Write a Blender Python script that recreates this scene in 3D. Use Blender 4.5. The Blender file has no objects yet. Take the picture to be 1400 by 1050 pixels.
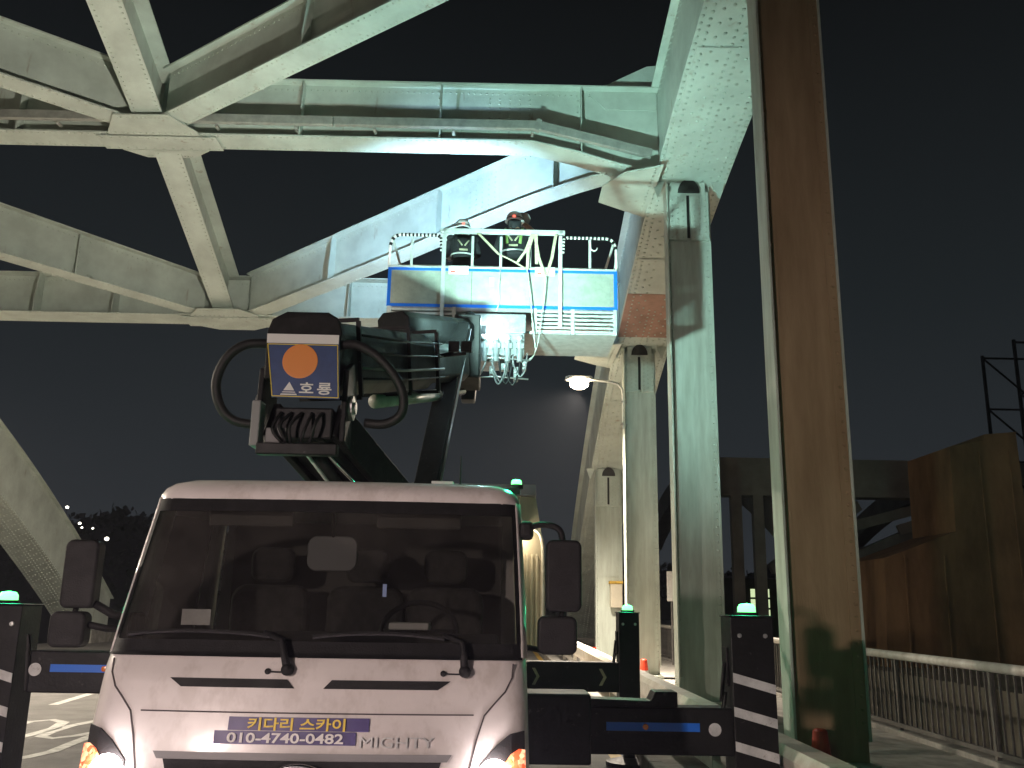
import bpy, bmesh, math, random
from mathutils import Vector, Matrix
random.seed(7)
R = math.radians
S = bpy.context.scene
COL = S.collection

# ------------------------------------------------------------------ camera
cd = bpy.data.cameras.new('camera'); cam = bpy.data.objects.new('camera', cd); COL.objects.link(cam)
def _n(v): return Vector(v).normalized()
_ey = _n((-18, 303, 1250)); _uy = -(1250*1250-18*85)/303
_ez = _n((85, _uy, 1250)); _ez = (_ez-_ey*_ez.dot(_ey)).normalized(); _ex = _ey.cross(_ez)
cam.matrix_world = Matrix(((_ex.x, -_ex.y, -_ex.z, 0), (_ey.x, -_ey.y, -_ey.z, 0), (_ez.x, -_ez.y, -_ez.z, 1.7), (0, 0, 0, 1)))
cd.sensor_width = 36; cd.lens = 36*1250/1400; cd.clip_end = 3000; cd.clip_start = .05
S.camera = cam

# ------------------------------------------------------------------ night sky, exposure
W = bpy.data.worlds.new('World'); S.world = W; W.use_nodes = True
nt = W.node_tree; nt.nodes.clear()
o_ = nt.nodes.new('ShaderNodeOutputWorld'); bg = nt.nodes.new('ShaderNodeBackground')
tc = nt.nodes.new('ShaderNodeTexCoord'); sx = nt.nodes.new('ShaderNodeSeparateXYZ')
rp = nt.nodes.new('ShaderNodeValToRGB')
rp.color_ramp.elements[0].position = 0.0; rp.color_ramp.elements[0].color = (.027, .031, .036, 1)
rp.color_ramp.elements[1].position = 0.62; rp.color_ramp.elements[1].color = (.0038, .0044, .0046, 1)
e_ = rp.color_ramp.elements.new(.3); e_.color = (.0125, .016, .0178, 1)
nt.links.new(tc.outputs['Generated'], sx.inputs[0]); nt.links.new(sx.outputs['Z'], rp.inputs[0])
nt.links.new(rp.outputs[0], bg.inputs[0]); nt.links.new(bg.outputs[0], o_.inputs[0])
bg.inputs[1].default_value = 1.0
S.view_settings.view_transform = 'Standard'; S.view_settings.look = 'None'
S.view_settings.exposure = 0.0; S.view_settings.gamma = 1.0
S.cycles.use_denoising = True
S.cycles.max_bounces = 4; S.cycles.diffuse_bounces = 3; S.cycles.glossy_bounces = 2; S.cycles.transparent_max_bounces = 8; S.cycles.volume_bounces = 0
S.cycles.use_adaptive_sampling = True; S.cycles.adaptive_threshold = .03
S.cycles.caustics_reflective = False; S.cycles.caustics_refractive = False
S.cycles.sample_clamp_indirect = 4.0

# ------------------------------------------------------------------ materials
def mat(name, col, rough=.6, metal=0, noise=.0, nscale=6, bump=0, bscale=40, col2=None, spec=.5, coat=0, stretch=None, rust=None, rscale=5, rlo=.66, rstretch=(1, 1, .22), rmix=.75):
    m = bpy.data.materials.new(name); m.use_nodes = True; t = m.node_tree; b = t.nodes['Principled BSDF']
    b.inputs['Base Color'].default_value = (*col, 1); b.inputs['Roughness'].default_value = rough
    b.inputs['Metallic'].default_value = metal; b.inputs['Specular IOR Level'].default_value = spec
    if coat: b.inputs['Coat Weight'].default_value = coat; b.inputs['Coat Roughness'].default_value = .08
    if noise or bump:
        c = t.nodes.new('ShaderNodeTexCoord'); src = c.outputs['Object']
        if stretch:
            mp = t.nodes.new('ShaderNodeMapping'); mp.inputs['Scale'].default_value = stretch
            t.links.new(src, mp.inputs[0]); src = mp.outputs[0]
    if noise:
        n1 = t.nodes.new('ShaderNodeTexNoise'); n1.inputs['Scale'].default_value = nscale; n1.inputs['Detail'].default_value = 5
        n1.inputs['Roughness'].default_value = .62
        t.links.new(src, n1.inputs['Vector'])
        r = t.nodes.new('ShaderNodeValToRGB'); r.color_ramp.elements[0].position = .34; r.color_ramp.elements[1].position = .66
        r.color_ramp.elements[0].color = (*(col2 if col2 else [x*(1-noise) for x in col]), 1)
        r.color_ramp.elements[1].color = (*[min(1, x*(1+noise*.35)) for x in col], 1)
        t.links.new(n1.outputs[0], r.inputs[0]); t.links.new(r.outputs[0], b.inputs['Base Color'])
        if rust:
            mp2 = t.nodes.new('ShaderNodeMapping'); mp2.inputs['Scale'].default_value = rstretch; t.links.new(c.outputs['Object'], mp2.inputs[0])
            n3 = t.nodes.new('ShaderNodeTexNoise'); n3.inputs['Scale'].default_value = rscale; n3.inputs['Detail'].default_value = 4; n3.inputs['Roughness'].default_value = .7
            t.links.new(mp2.outputs[0], n3.inputs['Vector'])
            m3 = t.nodes.new('ShaderNodeMapRange'); m3.inputs[1].default_value = rlo; m3.inputs[2].default_value = rlo+.12; m3.inputs[4].default_value = rmix; t.links.new(n3.outputs[0], m3.inputs[0])
            mx = t.nodes.new('ShaderNodeMix'); mx.data_type = 'RGBA'; t.links.new(m3.outputs[0], mx.inputs[0]); t.links.new(r.outputs[0], mx.inputs[6]); mx.inputs[7].default_value = (*rust, 1)
            t.links.new(mx.outputs[2], b.inputs['Base Color'])
        mr = t.nodes.new('ShaderNodeMapRange'); mr.inputs[3].default_value = min(1, rough+.14); mr.inputs[4].default_value = max(.02, rough-.1)
        t.links.new(n1.outputs[0], mr.inputs[0]); t.links.new(mr.outputs[0], b.inputs['Roughness'])
    if bump:
        n2 = t.nodes.new('ShaderNodeTexNoise'); n2.inputs['Scale'].default_value = bscale; n2.inputs['Detail'].default_value = 2
        t.links.new(src, n2.inputs['Vector'])
        bp = t.nodes.new('ShaderNodeBump'); bp.inputs['Strength'].default_value = bump; bp.inputs['Distance'].default_value = .02
        t.links.new(n2.outputs[0], bp.inputs['Height']); t.links.new(bp.outputs[0], b.inputs['Normal'])
    return m
def emit(name, col, s):
    m = bpy.data.materials.new(name); m.use_nodes = True; t = m.node_tree; b = t.nodes['Principled BSDF']
    b.inputs['Base Color'].default_value = (*[c*.8 for c in col], 1)
    b.inputs['Emission Color'].default_value = (*col, 1); b.inputs['Emission Strength'].default_value = s
    return m
def glass(name, tint, film=.04, rough=.02, arcs=()):
    m = bpy.data.materials.new(name); m.use_nodes = True; t = m.node_tree; t.nodes.clear()
    o = t.nodes.new('ShaderNodeOutputMaterial'); tr = t.nodes.new('ShaderNodeBsdfTransparent'); tr.inputs[0].default_value = (*tint, 1)
    gl = t.nodes.new('ShaderNodeBsdfGlossy'); gl.inputs['Roughness'].default_value = rough
    df = t.nodes.new('ShaderNodeBsdfDiffuse'); df.inputs[0].default_value = (.5, .47, .43, 1)
    c = t.nodes.new('ShaderNodeTexCoord'); n1 = t.nodes.new('ShaderNodeTexNoise'); n1.inputs['Scale'].default_value = 3; n1.inputs['Detail'].default_value = 8
    t.links.new(c.outputs['Object'], n1.inputs['Vector'])
    mr = t.nodes.new('ShaderNodeMapRange'); mr.inputs[1].default_value = .3; mr.inputs[2].default_value = .75; mr.inputs[3].default_value = film*.4; mr.inputs[4].default_value = film*1.5
    t.links.new(n1.outputs[0], mr.inputs[0])
    fo = mr.outputs[0]
    for ax_, az_, ar_ in arcs:
        vm = t.nodes.new('ShaderNodeVectorMath'); vm.operation = 'MULTIPLY_ADD'; vm.inputs[1].default_value = (1, 0, 1); vm.inputs[2].default_value = (-ax_, 0, -az_); t.links.new(c.outputs['Object'], vm.inputs[0])
        vl = t.nodes.new('ShaderNodeVectorMath'); vl.operation = 'LENGTH'; t.links.new(vm.outputs[0], vl.inputs[0])
        ma = t.nodes.new('ShaderNodeMapRange'); ma.inputs[1].default_value = ar_-.015; ma.inputs[2].default_value = ar_+.015; ma.inputs[3].default_value = .42; ma.inputs[4].default_value = 1; t.links.new(vl.outputs['Value'], ma.inputs[0])
        mu = t.nodes.new('ShaderNodeMath'); mu.operation = 'MULTIPLY'; t.links.new(fo, mu.inputs[0]); t.links.new(ma.outputs[0], mu.inputs[1]); fo = mu.outputs[0]
    m1 = t.nodes.new('ShaderNodeMixShader'); t.links.new(fo, m1.inputs[0]); t.links.new(tr.outputs[0], m1.inputs[1]); t.links.new(df.outputs[0], m1.inputs[2])
    fr = t.nodes.new('ShaderNodeFresnel'); fr.inputs[0].default_value = 1.5
    m2 = t.nodes.new('ShaderNodeMixShader'); t.links.new(fr.outputs[0], m2.inputs[0]); t.links.new(m1.outputs[0], m2.inputs[1]); t.links.new(gl.outputs[0], m2.inputs[2])
    t.links.new(m2.outputs[0], o.inputs[0])
    return m
M = dict(
 steel=mat('painted_steel', (.62, .68, .61), .5, noise=.20, nscale=1.3, bump=.15, bscale=25, col2=(.50, .545, .485), rust=(.30, .22, .14), rscale=3.2, rlo=.63),
 steel2=mat('painted_steel_streaked', (.60, .655, .585), .5, noise=.22, nscale=2.2, bump=.12, bscale=25, col2=(.45, .485, .42), stretch=(2.5, 2.5, .35), rust=(.26, .20, .13), rscale=4.5, rlo=.62),
 steel_dim=mat('dim_brown_light_steel', (.42, .30, .18), .6, noise=.3, nscale=1.6, bump=.15, bscale=25, col2=(.30, .20, .11), stretch=(2, 2, .3)),  # dim warm light on the nearest hanger put into its colour
 rivet=mat('rivet_paint', (.55, .60, .53), .45),
 conduit=mat('conduit_galvanised', (.42, .42, .38), .45, .2, noise=.25, nscale=5),
 hydr=mat('hydraulic_grey', (.30, .32, .32), .4, .3, noise=.3, nscale=14),
 recess_dark=mat('painted_recess_shade', (.022, .019, .016), .7),  # near-black stands in for the shade inside slot and hole
 rust=mat('red_brown_steel', (.40, .23, .17), .6, noise=.3, nscale=3, bump=.2),  # red-brown colour of one soffit plate
 asphalt=mat('asphalt', (.18, .171, .157), .75, noise=.3, nscale=2.0, bump=.5, bscale=220, col2=(.145, .137, .126)),
 concrete=mat('concrete', (.33, .31, .28), .85, noise=.4, nscale=3, bump=.5, bscale=60),
 paintw=mat('road_paint_white', (.62, .61, .57), .6, noise=.35, nscale=9, bump=.3, bscale=150),
 painty=mat('road_paint_yellow', (.62, .38, .05), .6, noise=.35, nscale=9, bump=.3, bscale=150),
 railw=mat('rail_paint_white', (.72, .69, .63), .35, noise=.18, nscale=5, bump=.08, bscale=30, col2=(.55, .50, .43)),
 fence=mat('fence_grey', (.13, .12, .11), .5, noise=.3, nscale=6),
 truckw=mat('truck_white_paint', (.74, .70, .67), .30, noise=.10, nscale=3, bump=.03, bscale=9, coat=.5, rust=(.42, .37, .32), rscale=6, rlo=.50, rstretch=(1, 1, .6), rmix=.32),
 seam=mat('panel_gap', (.06, .05, .05), .8),
 black=mat('black_plastic', (.014, .014, .014), .6, noise=.3, nscale=12, bump=.1, bscale=120, spec=.25),
 blackm=mat('black_painted_metal', (.010, .0105, .011), .5, 0, noise=.4, nscale=6, bump=.1, bscale=40, spec=.3, rust=(.11, .105, .10), rscale=14, rlo=.64, rstretch=(1, 1, 1), rmix=.8),
 rubber=mat('rubber', (.012, .012, .012), .6),
 boom=mat('boom_paint_dark_green', (.008, .0125, .012), .5, 0, noise=.4, nscale=4, bump=.08, bscale=30),
 chrome=mat('chrome', (.75, .75, .75), .15, 1),
 alu=mat('aluminium', (.62, .63, .62), .38, .75, noise=.2, nscale=8),
 wgrey=mat('platform_grey_paint', (.55, .57, .55), .42, noise=.18, nscale=8, bump=.05),
 panel=mat('platform_sheet', (.37, .41, .34), .5, noise=.22, nscale=7, bump=.1, bscale=30, col2=(.30, .335, .285)),
 blue=mat('blue_strip', (.012, .17, .80), .4),
 navy=mat('navy_board', (.025, .06, .19), .4, noise=.2, nscale=8),
 orange=mat('orange_disc', (.80, .25, .03), .45),
 purple=mat('indigo_sticker', (.055, .04, .16), .4, noise=.1),
 yellowt=mat('yellow_letters', (.85, .62, .06), .45),
 whitet=mat('white_letters', (.82, .80, .78), .45),
 cone=mat('cone_red', (.75, .06, .02), .45, noise=.2, nscale=10),
 conew=mat('cone_white', (.8, .78, .74), .4, noise=.15, nscale=10),
 cream=mat('cream_box', (.62, .56, .44), .45, noise=.12, nscale=3, bump=.05),
 greyp=mat('grey_plastic', (.22, .22, .22), .5),
 brown=mat('brown_sheeting', (.27, .165, .078), .85, noise=.35, nscale=1.0, bump=.4, bscale=5, stretch=(1, 1, .4)),
 cloth=mat('black_workwear', (.02, .021, .024), .85, noise=.3, nscale=15, bump=.3, bscale=60),
 skin=mat('skin', (.45, .27, .19), .5),
 hivis=mat('hi_vis_green', (.22, .36, .09), .7),
 reflect=mat('reflective_strip', (.72, .73, .73), .35, noise=.25, nscale=9, rust=(.25, .24, .23), rscale=22, rlo=.58, rstretch=(1, 1, 1)),
 helmet=mat('helmet_white', (.74, .75, .75), .25, noise=.1, coat=.5),
 strap=mat('beige_webbing', (.48, .45, .30), .8, noise=.2, nscale=30),
 rope=mat('rope', (.5, .5, .46), .8),
 hill=mat('hillside', (.022, .028, .014), .95, noise=.5, nscale=.06),
 leaf=mat('foliage', (.035, .05, .018), .9, noise=.5, nscale=.4),
 water=mat('river_water', (.01, .012, .013), .12, bump=.4, bscale=.6),
 twin=mat('far_bridge_paint', (.30, .28, .22), .6, noise=.25, nscale=.8),
 amber=mat('amber_lens', (.8, .22, .03), .2, coat=1),
 lens=glass('lens_glass', (.95, .95, .95), .02),
 glass=glass('windscreen_glass', (.48, .49, .48), .07, arcs=((-.12, 1.41, .60), (.66, 1.41, .60))),
 sglass=glass('side_glass', (.35, .36, .35), .06),
 seat=mat('seat_cloth', (.06, .057, .052), .9, noise=.3, nscale=20),
 dash=mat('dashboard', (.02, .019, .018), .75, noise=.2, nscale=20),
 interior=mat('cab_lining', (.11, .104, .094), .85),
 e_lamp=emit('street_lamp_led', (1, .80, .55), 60),
 e_head=emit('headlamp_glow', (1, .86, .86), 45),
 e_amber=emit('amber_running_lamp', (1, .25, .08), 1.6),
 e_green=emit('green_beacon_lens', (.18, 1, .26), 3.2),
 e_work=emit('work_light_lens', (.75, .95, 1), 60),
 e_door=emit('cabin_lamp_lens', (1, .85, .6), 14),
 e_far=emit('far_lamp_glow', (1, .95, .8), 6),
 e_farw=emit('far_window_glow', (.75, .9, .5), .9),
)

def facet_glints(m, c1, c2):
    t = m.node_tree; b = t.nodes['Principled BSDF']; c = t.nodes.new('ShaderNodeTexCoord'); v = t.nodes.new('ShaderNodeTexVoronoi'); v.inputs['Scale'].default_value = 55
    r = t.nodes.new('ShaderNodeValToRGB'); r.color_ramp.elements[0].color = (*c1, 1); r.color_ramp.elements[1].color = (*c2, 1); r.color_ramp.elements[0].position = .25; r.color_ramp.elements[1].position = .95
    s_ = t.nodes.new('ShaderNodeSeparateColor'); t.links.new(c.outputs['Object'], v.inputs['Vector']); t.links.new(v.outputs['Color'], s_.inputs[0]); t.links.new(s_.outputs[0], r.inputs[0]); t.links.new(r.outputs[0], b.inputs['Emission Color'])
facet_glints(M['e_amber'], (.55, .04, .01), (1, .62, .35))  # lens sparkle painted as random cells of emission colour
# ------------------------------------------------------------------ mesh helpers
ORG = {}
def cr(path, n=4):
    P = [Vector(p) for p in path]; out = []
    for i in range(len(P)-1):
        a, b, c, d = P[max(0, i-1)], P[i], P[i+1], P[min(len(P)-1, i+2)]
        for k in range(n):
            t = k/n; out.append(.5*((2*b)+(c-a)*t+(2*a-5*b+4*c-d)*t*t+(3*b-a-3*c+d)*t*t*t))
    return out+[P[-1]]
class MB:
    def __init__(s): s.v = []; s.f = []
    def add(s, vs, fs):
        k = len(s.v); s.v += [tuple(v) for v in vs]; s.f += [tuple(i+k for i in f) for f in fs]; return s
    def hexa(s, p):
        return s.add(p, [(0, 3, 2, 1), (4, 5, 6, 7), (0, 1, 5, 4), (1, 2, 6, 5), (2, 3, 7, 6), (3, 0, 4, 7)])
    def box(s, x0, x1, y0, y1, z0, z1):
        return s.hexa([(x0, y0, z0), (x1, y0, z0), (x1, y1, z0), (x0, y1, z0), (x0, y0, z1), (x1, y0, z1), (x1, y1, z1), (x0, y1, z1)])
    def bar(s, a, b, w, h, up=(0, 0, 1)):
        a = Vector(a); b = Vector(b); t = (b-a).normalized(); u = Vector(up); sd = t.cross(u)
        if sd.length < 1e-4: sd = t.cross(Vector((0, 1, 0)))
        sd.normalize(); u = sd.cross(t).normalized(); sd *= w/2; u *= h/2
        return s.hexa([a-sd-u, a+sd-u, b+sd-u, b-sd-u, a-sd+u, a+sd+u, b+sd+u, b-sd+u])
    def prism(s, pts, off):
        n = len(pts); off = Vector(off); q = [Vector(p)+off for p in pts]
        fs = [tuple(range(n))[::-1], tuple(range(n, 2*n))]
        for i in range(n): j = (i+1) % n; fs.append((i, j, n+j, n+i))
        return s.add([Vector(p) for p in pts]+q, fs)
    def tube(s, path, r, n=8, closed=False):
        P = [Vector(p) for p in path]; m = len(P); k = len(s.v); last = None
        rr = r if isinstance(r, (list, tuple)) else [r]*m
        for i, p in enumerate(P):
            if closed: t = P[(i+1) % m]-P[i-1]
            else: t = P[min(i+1, m-1)]-P[max(i-1, 0)]
            t.normalize()
            if last is None:
                a = Vector((0, 0, 1)) if abs(t.z) < .9 else Vector((1, 0, 0)); u = t.cross(a).normalized()
            else:
                u = (last-t*last.dot(t)).normalized()
            last = u; w = t.cross(u)
            for j in range(n):
                an = 2*math.pi*j/n; s.v.append(tuple(p+(u*math.cos(an)+w*math.sin(an))*rr[i]))
        for i in range(m if closed else m-1):
            i2 = (i+1) % m
            for j in range(n):
                j2 = (j+1) % n; s.f.append((k+i*n+j, k+i*n+j2, k+i2*n+j2, k+i2*n+j))
        if not closed:
            s.f.append(tuple(k+j for j in range(n))[::-1]); s.f.append(tuple(k+(m-1)*n+j for j in range(n)))
        return s
    def cyl(s, a, b, r, r2=None, n=16): return s.tube([a, b], [r, r if r2 is None else r2], n)
    def lathe(s, c, prof, n=20, axis=(0, 0, 1)):
        ax = Vector(axis).normalized(); a = Vector((1, 0, 0)) if abs(ax.x) < .9 else Vector((0, 1, 0)); u = ax.cross(a).normalized(); w = ax.cross(u); c = Vector(c); k = len(s.v)
        for r, h in prof:
            for j in range(n):
                an = 2*math.pi*j/n; s.v.append(tuple(c+ax*h+(u*math.cos(an)+w*math.sin(an))*r))
        for i in range(len(prof)-1):
            for j in range(n): j2 = (j+1) % n; s.f.append((k+i*n+j, k+i*n+j2, k+(i+1)*n+j2, k+(i+1)*n+j))
        s.f.append(tuple(k+j for j in range(n))[::-1]); s.f.append(tuple(k+(len(prof)-1)*n+j for j in range(n)))
        return s
    def ball(s, c, r, nu=12, nv=8):
        r = r if isinstance(r, (tuple, list)) else (r, r, r); k = len(s.v)
        for i in range(nv+1):
            th = math.pi*i/nv
            for j in range(nu):
                ph = 2*math.pi*j/nu; s.v.append((c[0]+r[0]*math.sin(th)*math.cos(ph), c[1]+r[1]*math.sin(th)*math.sin(ph), c[2]+r[2]*math.cos(th)))
        for i in range(nv):
            for j in range(nu): j2 = (j+1) % nu; s.f.append((k+i*nu+j, k+(i+1)*nu+j, k+(i+1)*nu+j2, k+i*nu+j2))
        return s
    def dome(s, p, nrm, r=.018, h=.013):
        nrm = Vector(nrm).normalized(); a = Vector((1, 0, 0)) if abs(nrm.x) < .9 else Vector((0, 1, 0)); u = nrm.cross(a).normalized(); w = nrm.cross(u); p = Vector(p); k = len(s.v)
        for rr, hh in ((r, 0), (r*.72, h*.75)):
            for j in range(6):
                an = j*math.pi/3; s.v.append(tuple(p+nrm*hh+(u*math.cos(an)+w*math.sin(an))*rr))
        s.v.append(tuple(p+nrm*h))
        for j in range(6):
            j2 = (j+1) % 6; s.f.append((k+j, k+j2, k+6+j2, k+6+j)); s.f.append((k+6+j, k+6+j2, k+12))
        return s
    def grid(s, rows, thick=None):
        """rows: list of equal-length point lists"""
        k = len(s.v); m = len(rows[0])
        for r in rows: s.v += [tuple(p) for p in r]
        for i in range(len(rows)-1):
            for j in range(m-1): s.f.append((k+i*m+j, k+i*m+j+1, k+(i+1)*m+j+1, k+(i+1)*m+j))
        return s
    def build(s, name, m, parent=None, org=None, smooth=False, bevel=0, stuff=False, solid=0, seg=2):
        if org is None: org = ORG.get(parent.name, Vector()) if parent else Vector()
        org = Vector(org)
        me = bpy.data.meshes.new(name); me.from_pydata([tuple(Vector(v)-org) for v in s.v], [], s.f); me.validate()
        bm = bmesh.new(); bm.from_mesh(me); bmesh.ops.recalc_face_normals(bm, faces=bm.faces); bm.to_mesh(me); bm.free()
        if smooth:
            for p in me.polygons: p.use_smooth = True
        me.materials.append(M[m] if isinstance(m, str) else m)
        o = bpy.data.objects.new(name, me); COL.objects.link(o)
        ORG[o.name] = org
        if parent: o.parent = parent
        else: o.location = org
        if solid:
            md = o.modifiers.new('solid', 'SOLIDIFY'); md.thickness = solid; md.offset = 0
        if bevel:
            md = o.modifiers.new('bevel', 'BEVEL'); md.width = bevel; md.segments = seg; md.limit_method = 'ANGLE'; md.angle_limit = R(40)
        if stuff: o['kind'] = 'stuff'
        return o
def tag(o, label, cat, group=None):
    o['label'] = label; o['category'] = cat
    if group: o['group'] = group
    return o
def thing(name, label, cat, loc, group=None):
    o = bpy.data.objects.new(name, None); COL.objects.link(o); o.location = loc; o.empty_display_size = .2
    ORG[o.name] = Vector(loc); return tag(o, label, cat, group)
def struct(o): o['kind'] = 'structure'; return o
def light(kind, parent, loc, col, power, aim=None, size=.1, spot=None, blend=.4, name='lamp_light'):
    l = bpy.data.lights.new(name, kind); l.energy = power; l.color = col
    if kind == 'SPOT': l.spot_size = R(spot); l.spot_blend = blend
    if kind == 'AREA': l.size = size; l.shape = 'DISK'
    else: l.shadow_soft_size = size
    o = bpy.data.objects.new(name, l); COL.objects.link(o); o.parent = parent
    o.location = Vector(loc)-ORG[parent.name]
    if aim is not None: o.rotation_euler = (Vector(aim)-Vector(loc)).to_track_quat('-Z', 'Y').to_euler()
    return o
def text(body, name, m, parent, size, mtx, bold=.0, ext=.0015, spacing=1.0, width=None, shear=0):
    c = bpy.data.curves.new(name, 'FONT'); c.body = body; c.size = size; c.align_x = 'CENTER'; c.align_y = 'CENTER'
    c.offset = bold; c.extrude = ext; c.space_character = spacing; c.shear = shear; c.resolution_u = 3
    t = bpy.data.objects.new(name, c); COL.objects.link(t)
    dg = bpy.context.evaluated_depsgraph_get(); me = bpy.data.meshes.new_from_object(t.evaluated_get(dg))
    bpy.data.objects.remove(t); bpy.data.curves.remove(c)
    xs = [v.co.x for v in me.vertices]
    if xs and width:
        k = width/(max(xs)-min(xs)); cx = (max(xs)+min(xs))/2
        for v in me.vertices: v.co.x = (v.co.x-cx)*k
    ys = [v.co.y for v in me.vertices]
    if ys:
        cy = (max(ys)+min(ys))/2
        for v in me.vertices: v.co.y -= cy
    me.transform(Matrix.Translation(-ORG[parent.name]) @ mtx)
    me.name = name; me.materials.clear(); me.materials.append(M[m])
    o = bpy.data.objects.new(name, me); COL.objects.link(o); o.parent = parent; ORG[o.name] = ORG[parent.name]
    return o
def frame_mtx(p, right, up):
    r = Vector(right).normalized(); u = Vector(up); u = (u-r*u.dot(r)).normalized(); n = r.cross(u)
    return Matrix(((r.x, u.x, n.x, p[0]), (r.y, u.y, n.y, p[1]), (r.z, u.z, n.z, p[2]), (0, 0, 0, 1)))

# ================================================================== SETTING
struct(MB().box(-900, 900, -300, 1500, -14.4, -14).build('river', 'water'))
struct(MB().box(-17.6, 1.72, -12, 110, -.9, 0).build('road', 'asphalt'))
struct(MB().box(1.72, 5.55, -12, 110, -.9, .14).build('pavement', 'concrete', bevel=.02))
k_ = MB()
for i in range(60): k_.box(1.60, 1.72, -9+i*2.0, -9+i*2.0+1.99, -.1, .17)
# kerb stones are parts of the pavement edge
kerb = bpy.data.objects.new('kerb', None); COL.objects.link(kerb); kerb['kind'] = 'structure'; ORG['kerb'] = Vector()
ks = MB().box(1.56, 1.716, 0, 1.985, -.1, .175).build('kerb_stone', 'concrete', kerb, bevel=.02)
ks.location = (0, 6, 0)
for i in range(1, 22):
    c = ks.copy(); COL.objects.link(c); c.parent = kerb; c.location = (0, 6+i*2.0, 0)
def sheet(name, m, pts, z=.004):
    return struct(MB().add([(x, y, z) for x, y in pts], [tuple(range(len(pts)))]).build(name, m))
sheet('edge_line', 'painty', [(1.33, 2), (1.48, 2), (1.48, 100), (1.33, 100)])
for i in range(9):
    sheet('lane_line', 'paintw', [(-3.0, 3+i*8), (-2.85, 3+i*8), (-2.85, 8+i*8), (-3.0, 8+i*8)])
for i in range(9):
    sheet('lane_line', 'paintw', [(-10.0, 3+i*8), (-9.85, 3+i*8), (-9.85, 8+i*8), (-10.0, 8+i*8)])
def stroke(name, pts, w, m='paintw', z=.0045):
    P = [Vector((x, y, 0)) for x, y in pts]; L = []; Rr = []
    for i, p in enumerate(P):
        t = (P[min(i+1, len(P)-1)]-P[max(i-1, 0)]).normalized(); n = Vector((-t.y, t.x, 0))*w/2
        L.append((p.x+n.x, p.y+n.y, z)); Rr.append((p.x-n.x, p.y-n.y, z))
    return struct(MB().grid([L, Rr]).build(name, m))
# ------------------------------------------------------------------ arch ribs
def soff(y): return 10.35-.0096*(y-6)**2
def rdep(y): return 1.80*math.sqrt(1+(.0192*(y-6))**2)
def arch_rib(label, x0, x1, inner, group):
    """box rib; inner = +1 if the road lies on the -X side"""
    t = thing('arch_rib', label, 'bridge arch', ((x0+x1)/2, 38.5, -.8), group)
    Y = [-4+.5*i for i in range(88)]
    rows = lambda xa, xb, fa, fb: [[(xa, y, fa(y)) for y in Y], [(xb, y, fa(y)) for y in Y], [(xb, y, fb(y)) for y in Y], [(xa, y, fb(y)) for y in Y], [(xa, y, fa(y)) for y in Y]]
    top = lambda y: soff(y)+rdep(y)
    MB().grid(rows(x0, x1, soff, lambda y: soff(y)+.035)).build('soffit_plate', 'steel', t)
    MB().grid(rows(x0+.10, x0+.13, lambda y: soff(y)+.036, top)).build('side_web', 'steel', t)
    MB().grid(rows(x1-.13, x1-.10, lambda y: soff(y)+.036, top)).build('side_web', 'steel', t)
    MB().grid(rows(x0-.04, x1+.04, lambda y: top(y)+.002, lambda y: top(y)+.04)).build('top_plate', 'steel', t)
    # soffit cover plates (wider overlapped splices), one per panel
    for yh in (9.8, 15.8, 21.8, 27.8):
        ya, yb = yh-3.6, yh-.5
        YY = [ya+(yb-ya)*i/8 for i in range(9)]
        MB().grid([[(xx, y, soff(y)+dz) for y in YY] for xx, dz in ((x0+.09, -.003), (x1-.09, -.003), (x1-.09, -.022), (x0+.09, -.022), (x0+.09, -.003))]).build('cover_plate', 'steel', t)
    rv = MB(); xi = x0+.10 if inner > 0 else x1-.10; nx = -1 if inner > 0 else 1
    def nrm(y): s = -.0192*(y-6); return Vector((0, s, -1)).normalized()
    y = 2.0; k = 0
    while y < 38.5:
        n_ = nrm(y)
        for q, xx in enumerate((x0+.045, x0+.17, x0+.32, (x0+x1)/2-.22, (x0+x1)/2-.07, (x0+x1)/2+.07, (x0+x1)/2+.22, x1-.32, x1-.17, x1-.045)):
            if q in (3, 6) and (k % 2): continue
            if q in (4, 5) and not (9.5 < y < 15.2 or 20 < y < 26 or y > 29): continue
            if q in (2, 7) and k % 2 == 0: continue
            under = any(yh-3.6 < y < yh-.5 for yh in (9.8, 15.8, 21.8, 27.8)) and 0 < q < 9
            rv.dome(Vector((xx, y+(.06 if q % 2 else 0), soff(y+(.06 if q % 2 else 0))-(.022 if under else 0))), n_, .030, .027)
        for zz in (.07, .17, rdep(y)-.07, rdep(y)-.17):
            rv.dome((xi, y, soff(y)+zz+.02), (nx, 0, 0), .024, .018)
        y += .145; k += 1
    rv.build('rivets', 'rivet', t, stuff=True)
    for yh in (9.8, 15.8, 21.8, 27.8):      # vertical splice strips on the road-side web
        a, b = soff(yh+1.5)+.06, top(yh+1.5)-.06
        MB().box(min(xi, xi+nx*.02), max(xi, xi+nx*.02), yh+1.4, yh+1.62, a, b).build('splice_strip', 'steel', t)
    if inner > 0:      # red-brown plate along the soffit above the third hanger
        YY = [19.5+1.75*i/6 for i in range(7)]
        MB().grid([[(xx, y, soff(y)+d_) for y in YY] for xx, d_ in ((x0+.02, -.024), (x1-.02, -.024), (x1-.02, -.034), (x0+.02, -.034), (x0+.02, -.024))]).build('red_brown_plate', 'rust', t)
    # springing shoe
    MB().box(x0-.1, x1+.1, 37.6, 40.2, -.85, .5).build('springing_block', 'concrete', t, bevel=.04)
    return t
XI, XO = 2.75, 4.10
LI, LO = -16.15, -17.5
arch_rib('riveted steel arch rib rising over the right hand hangers', XI, XO, 1, 'arch ribs of the bridge')
arch_rib('riveted steel arch rib sloping down behind the left mirror', LO, LI, -1, 'arch ribs of the bridge')

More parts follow.
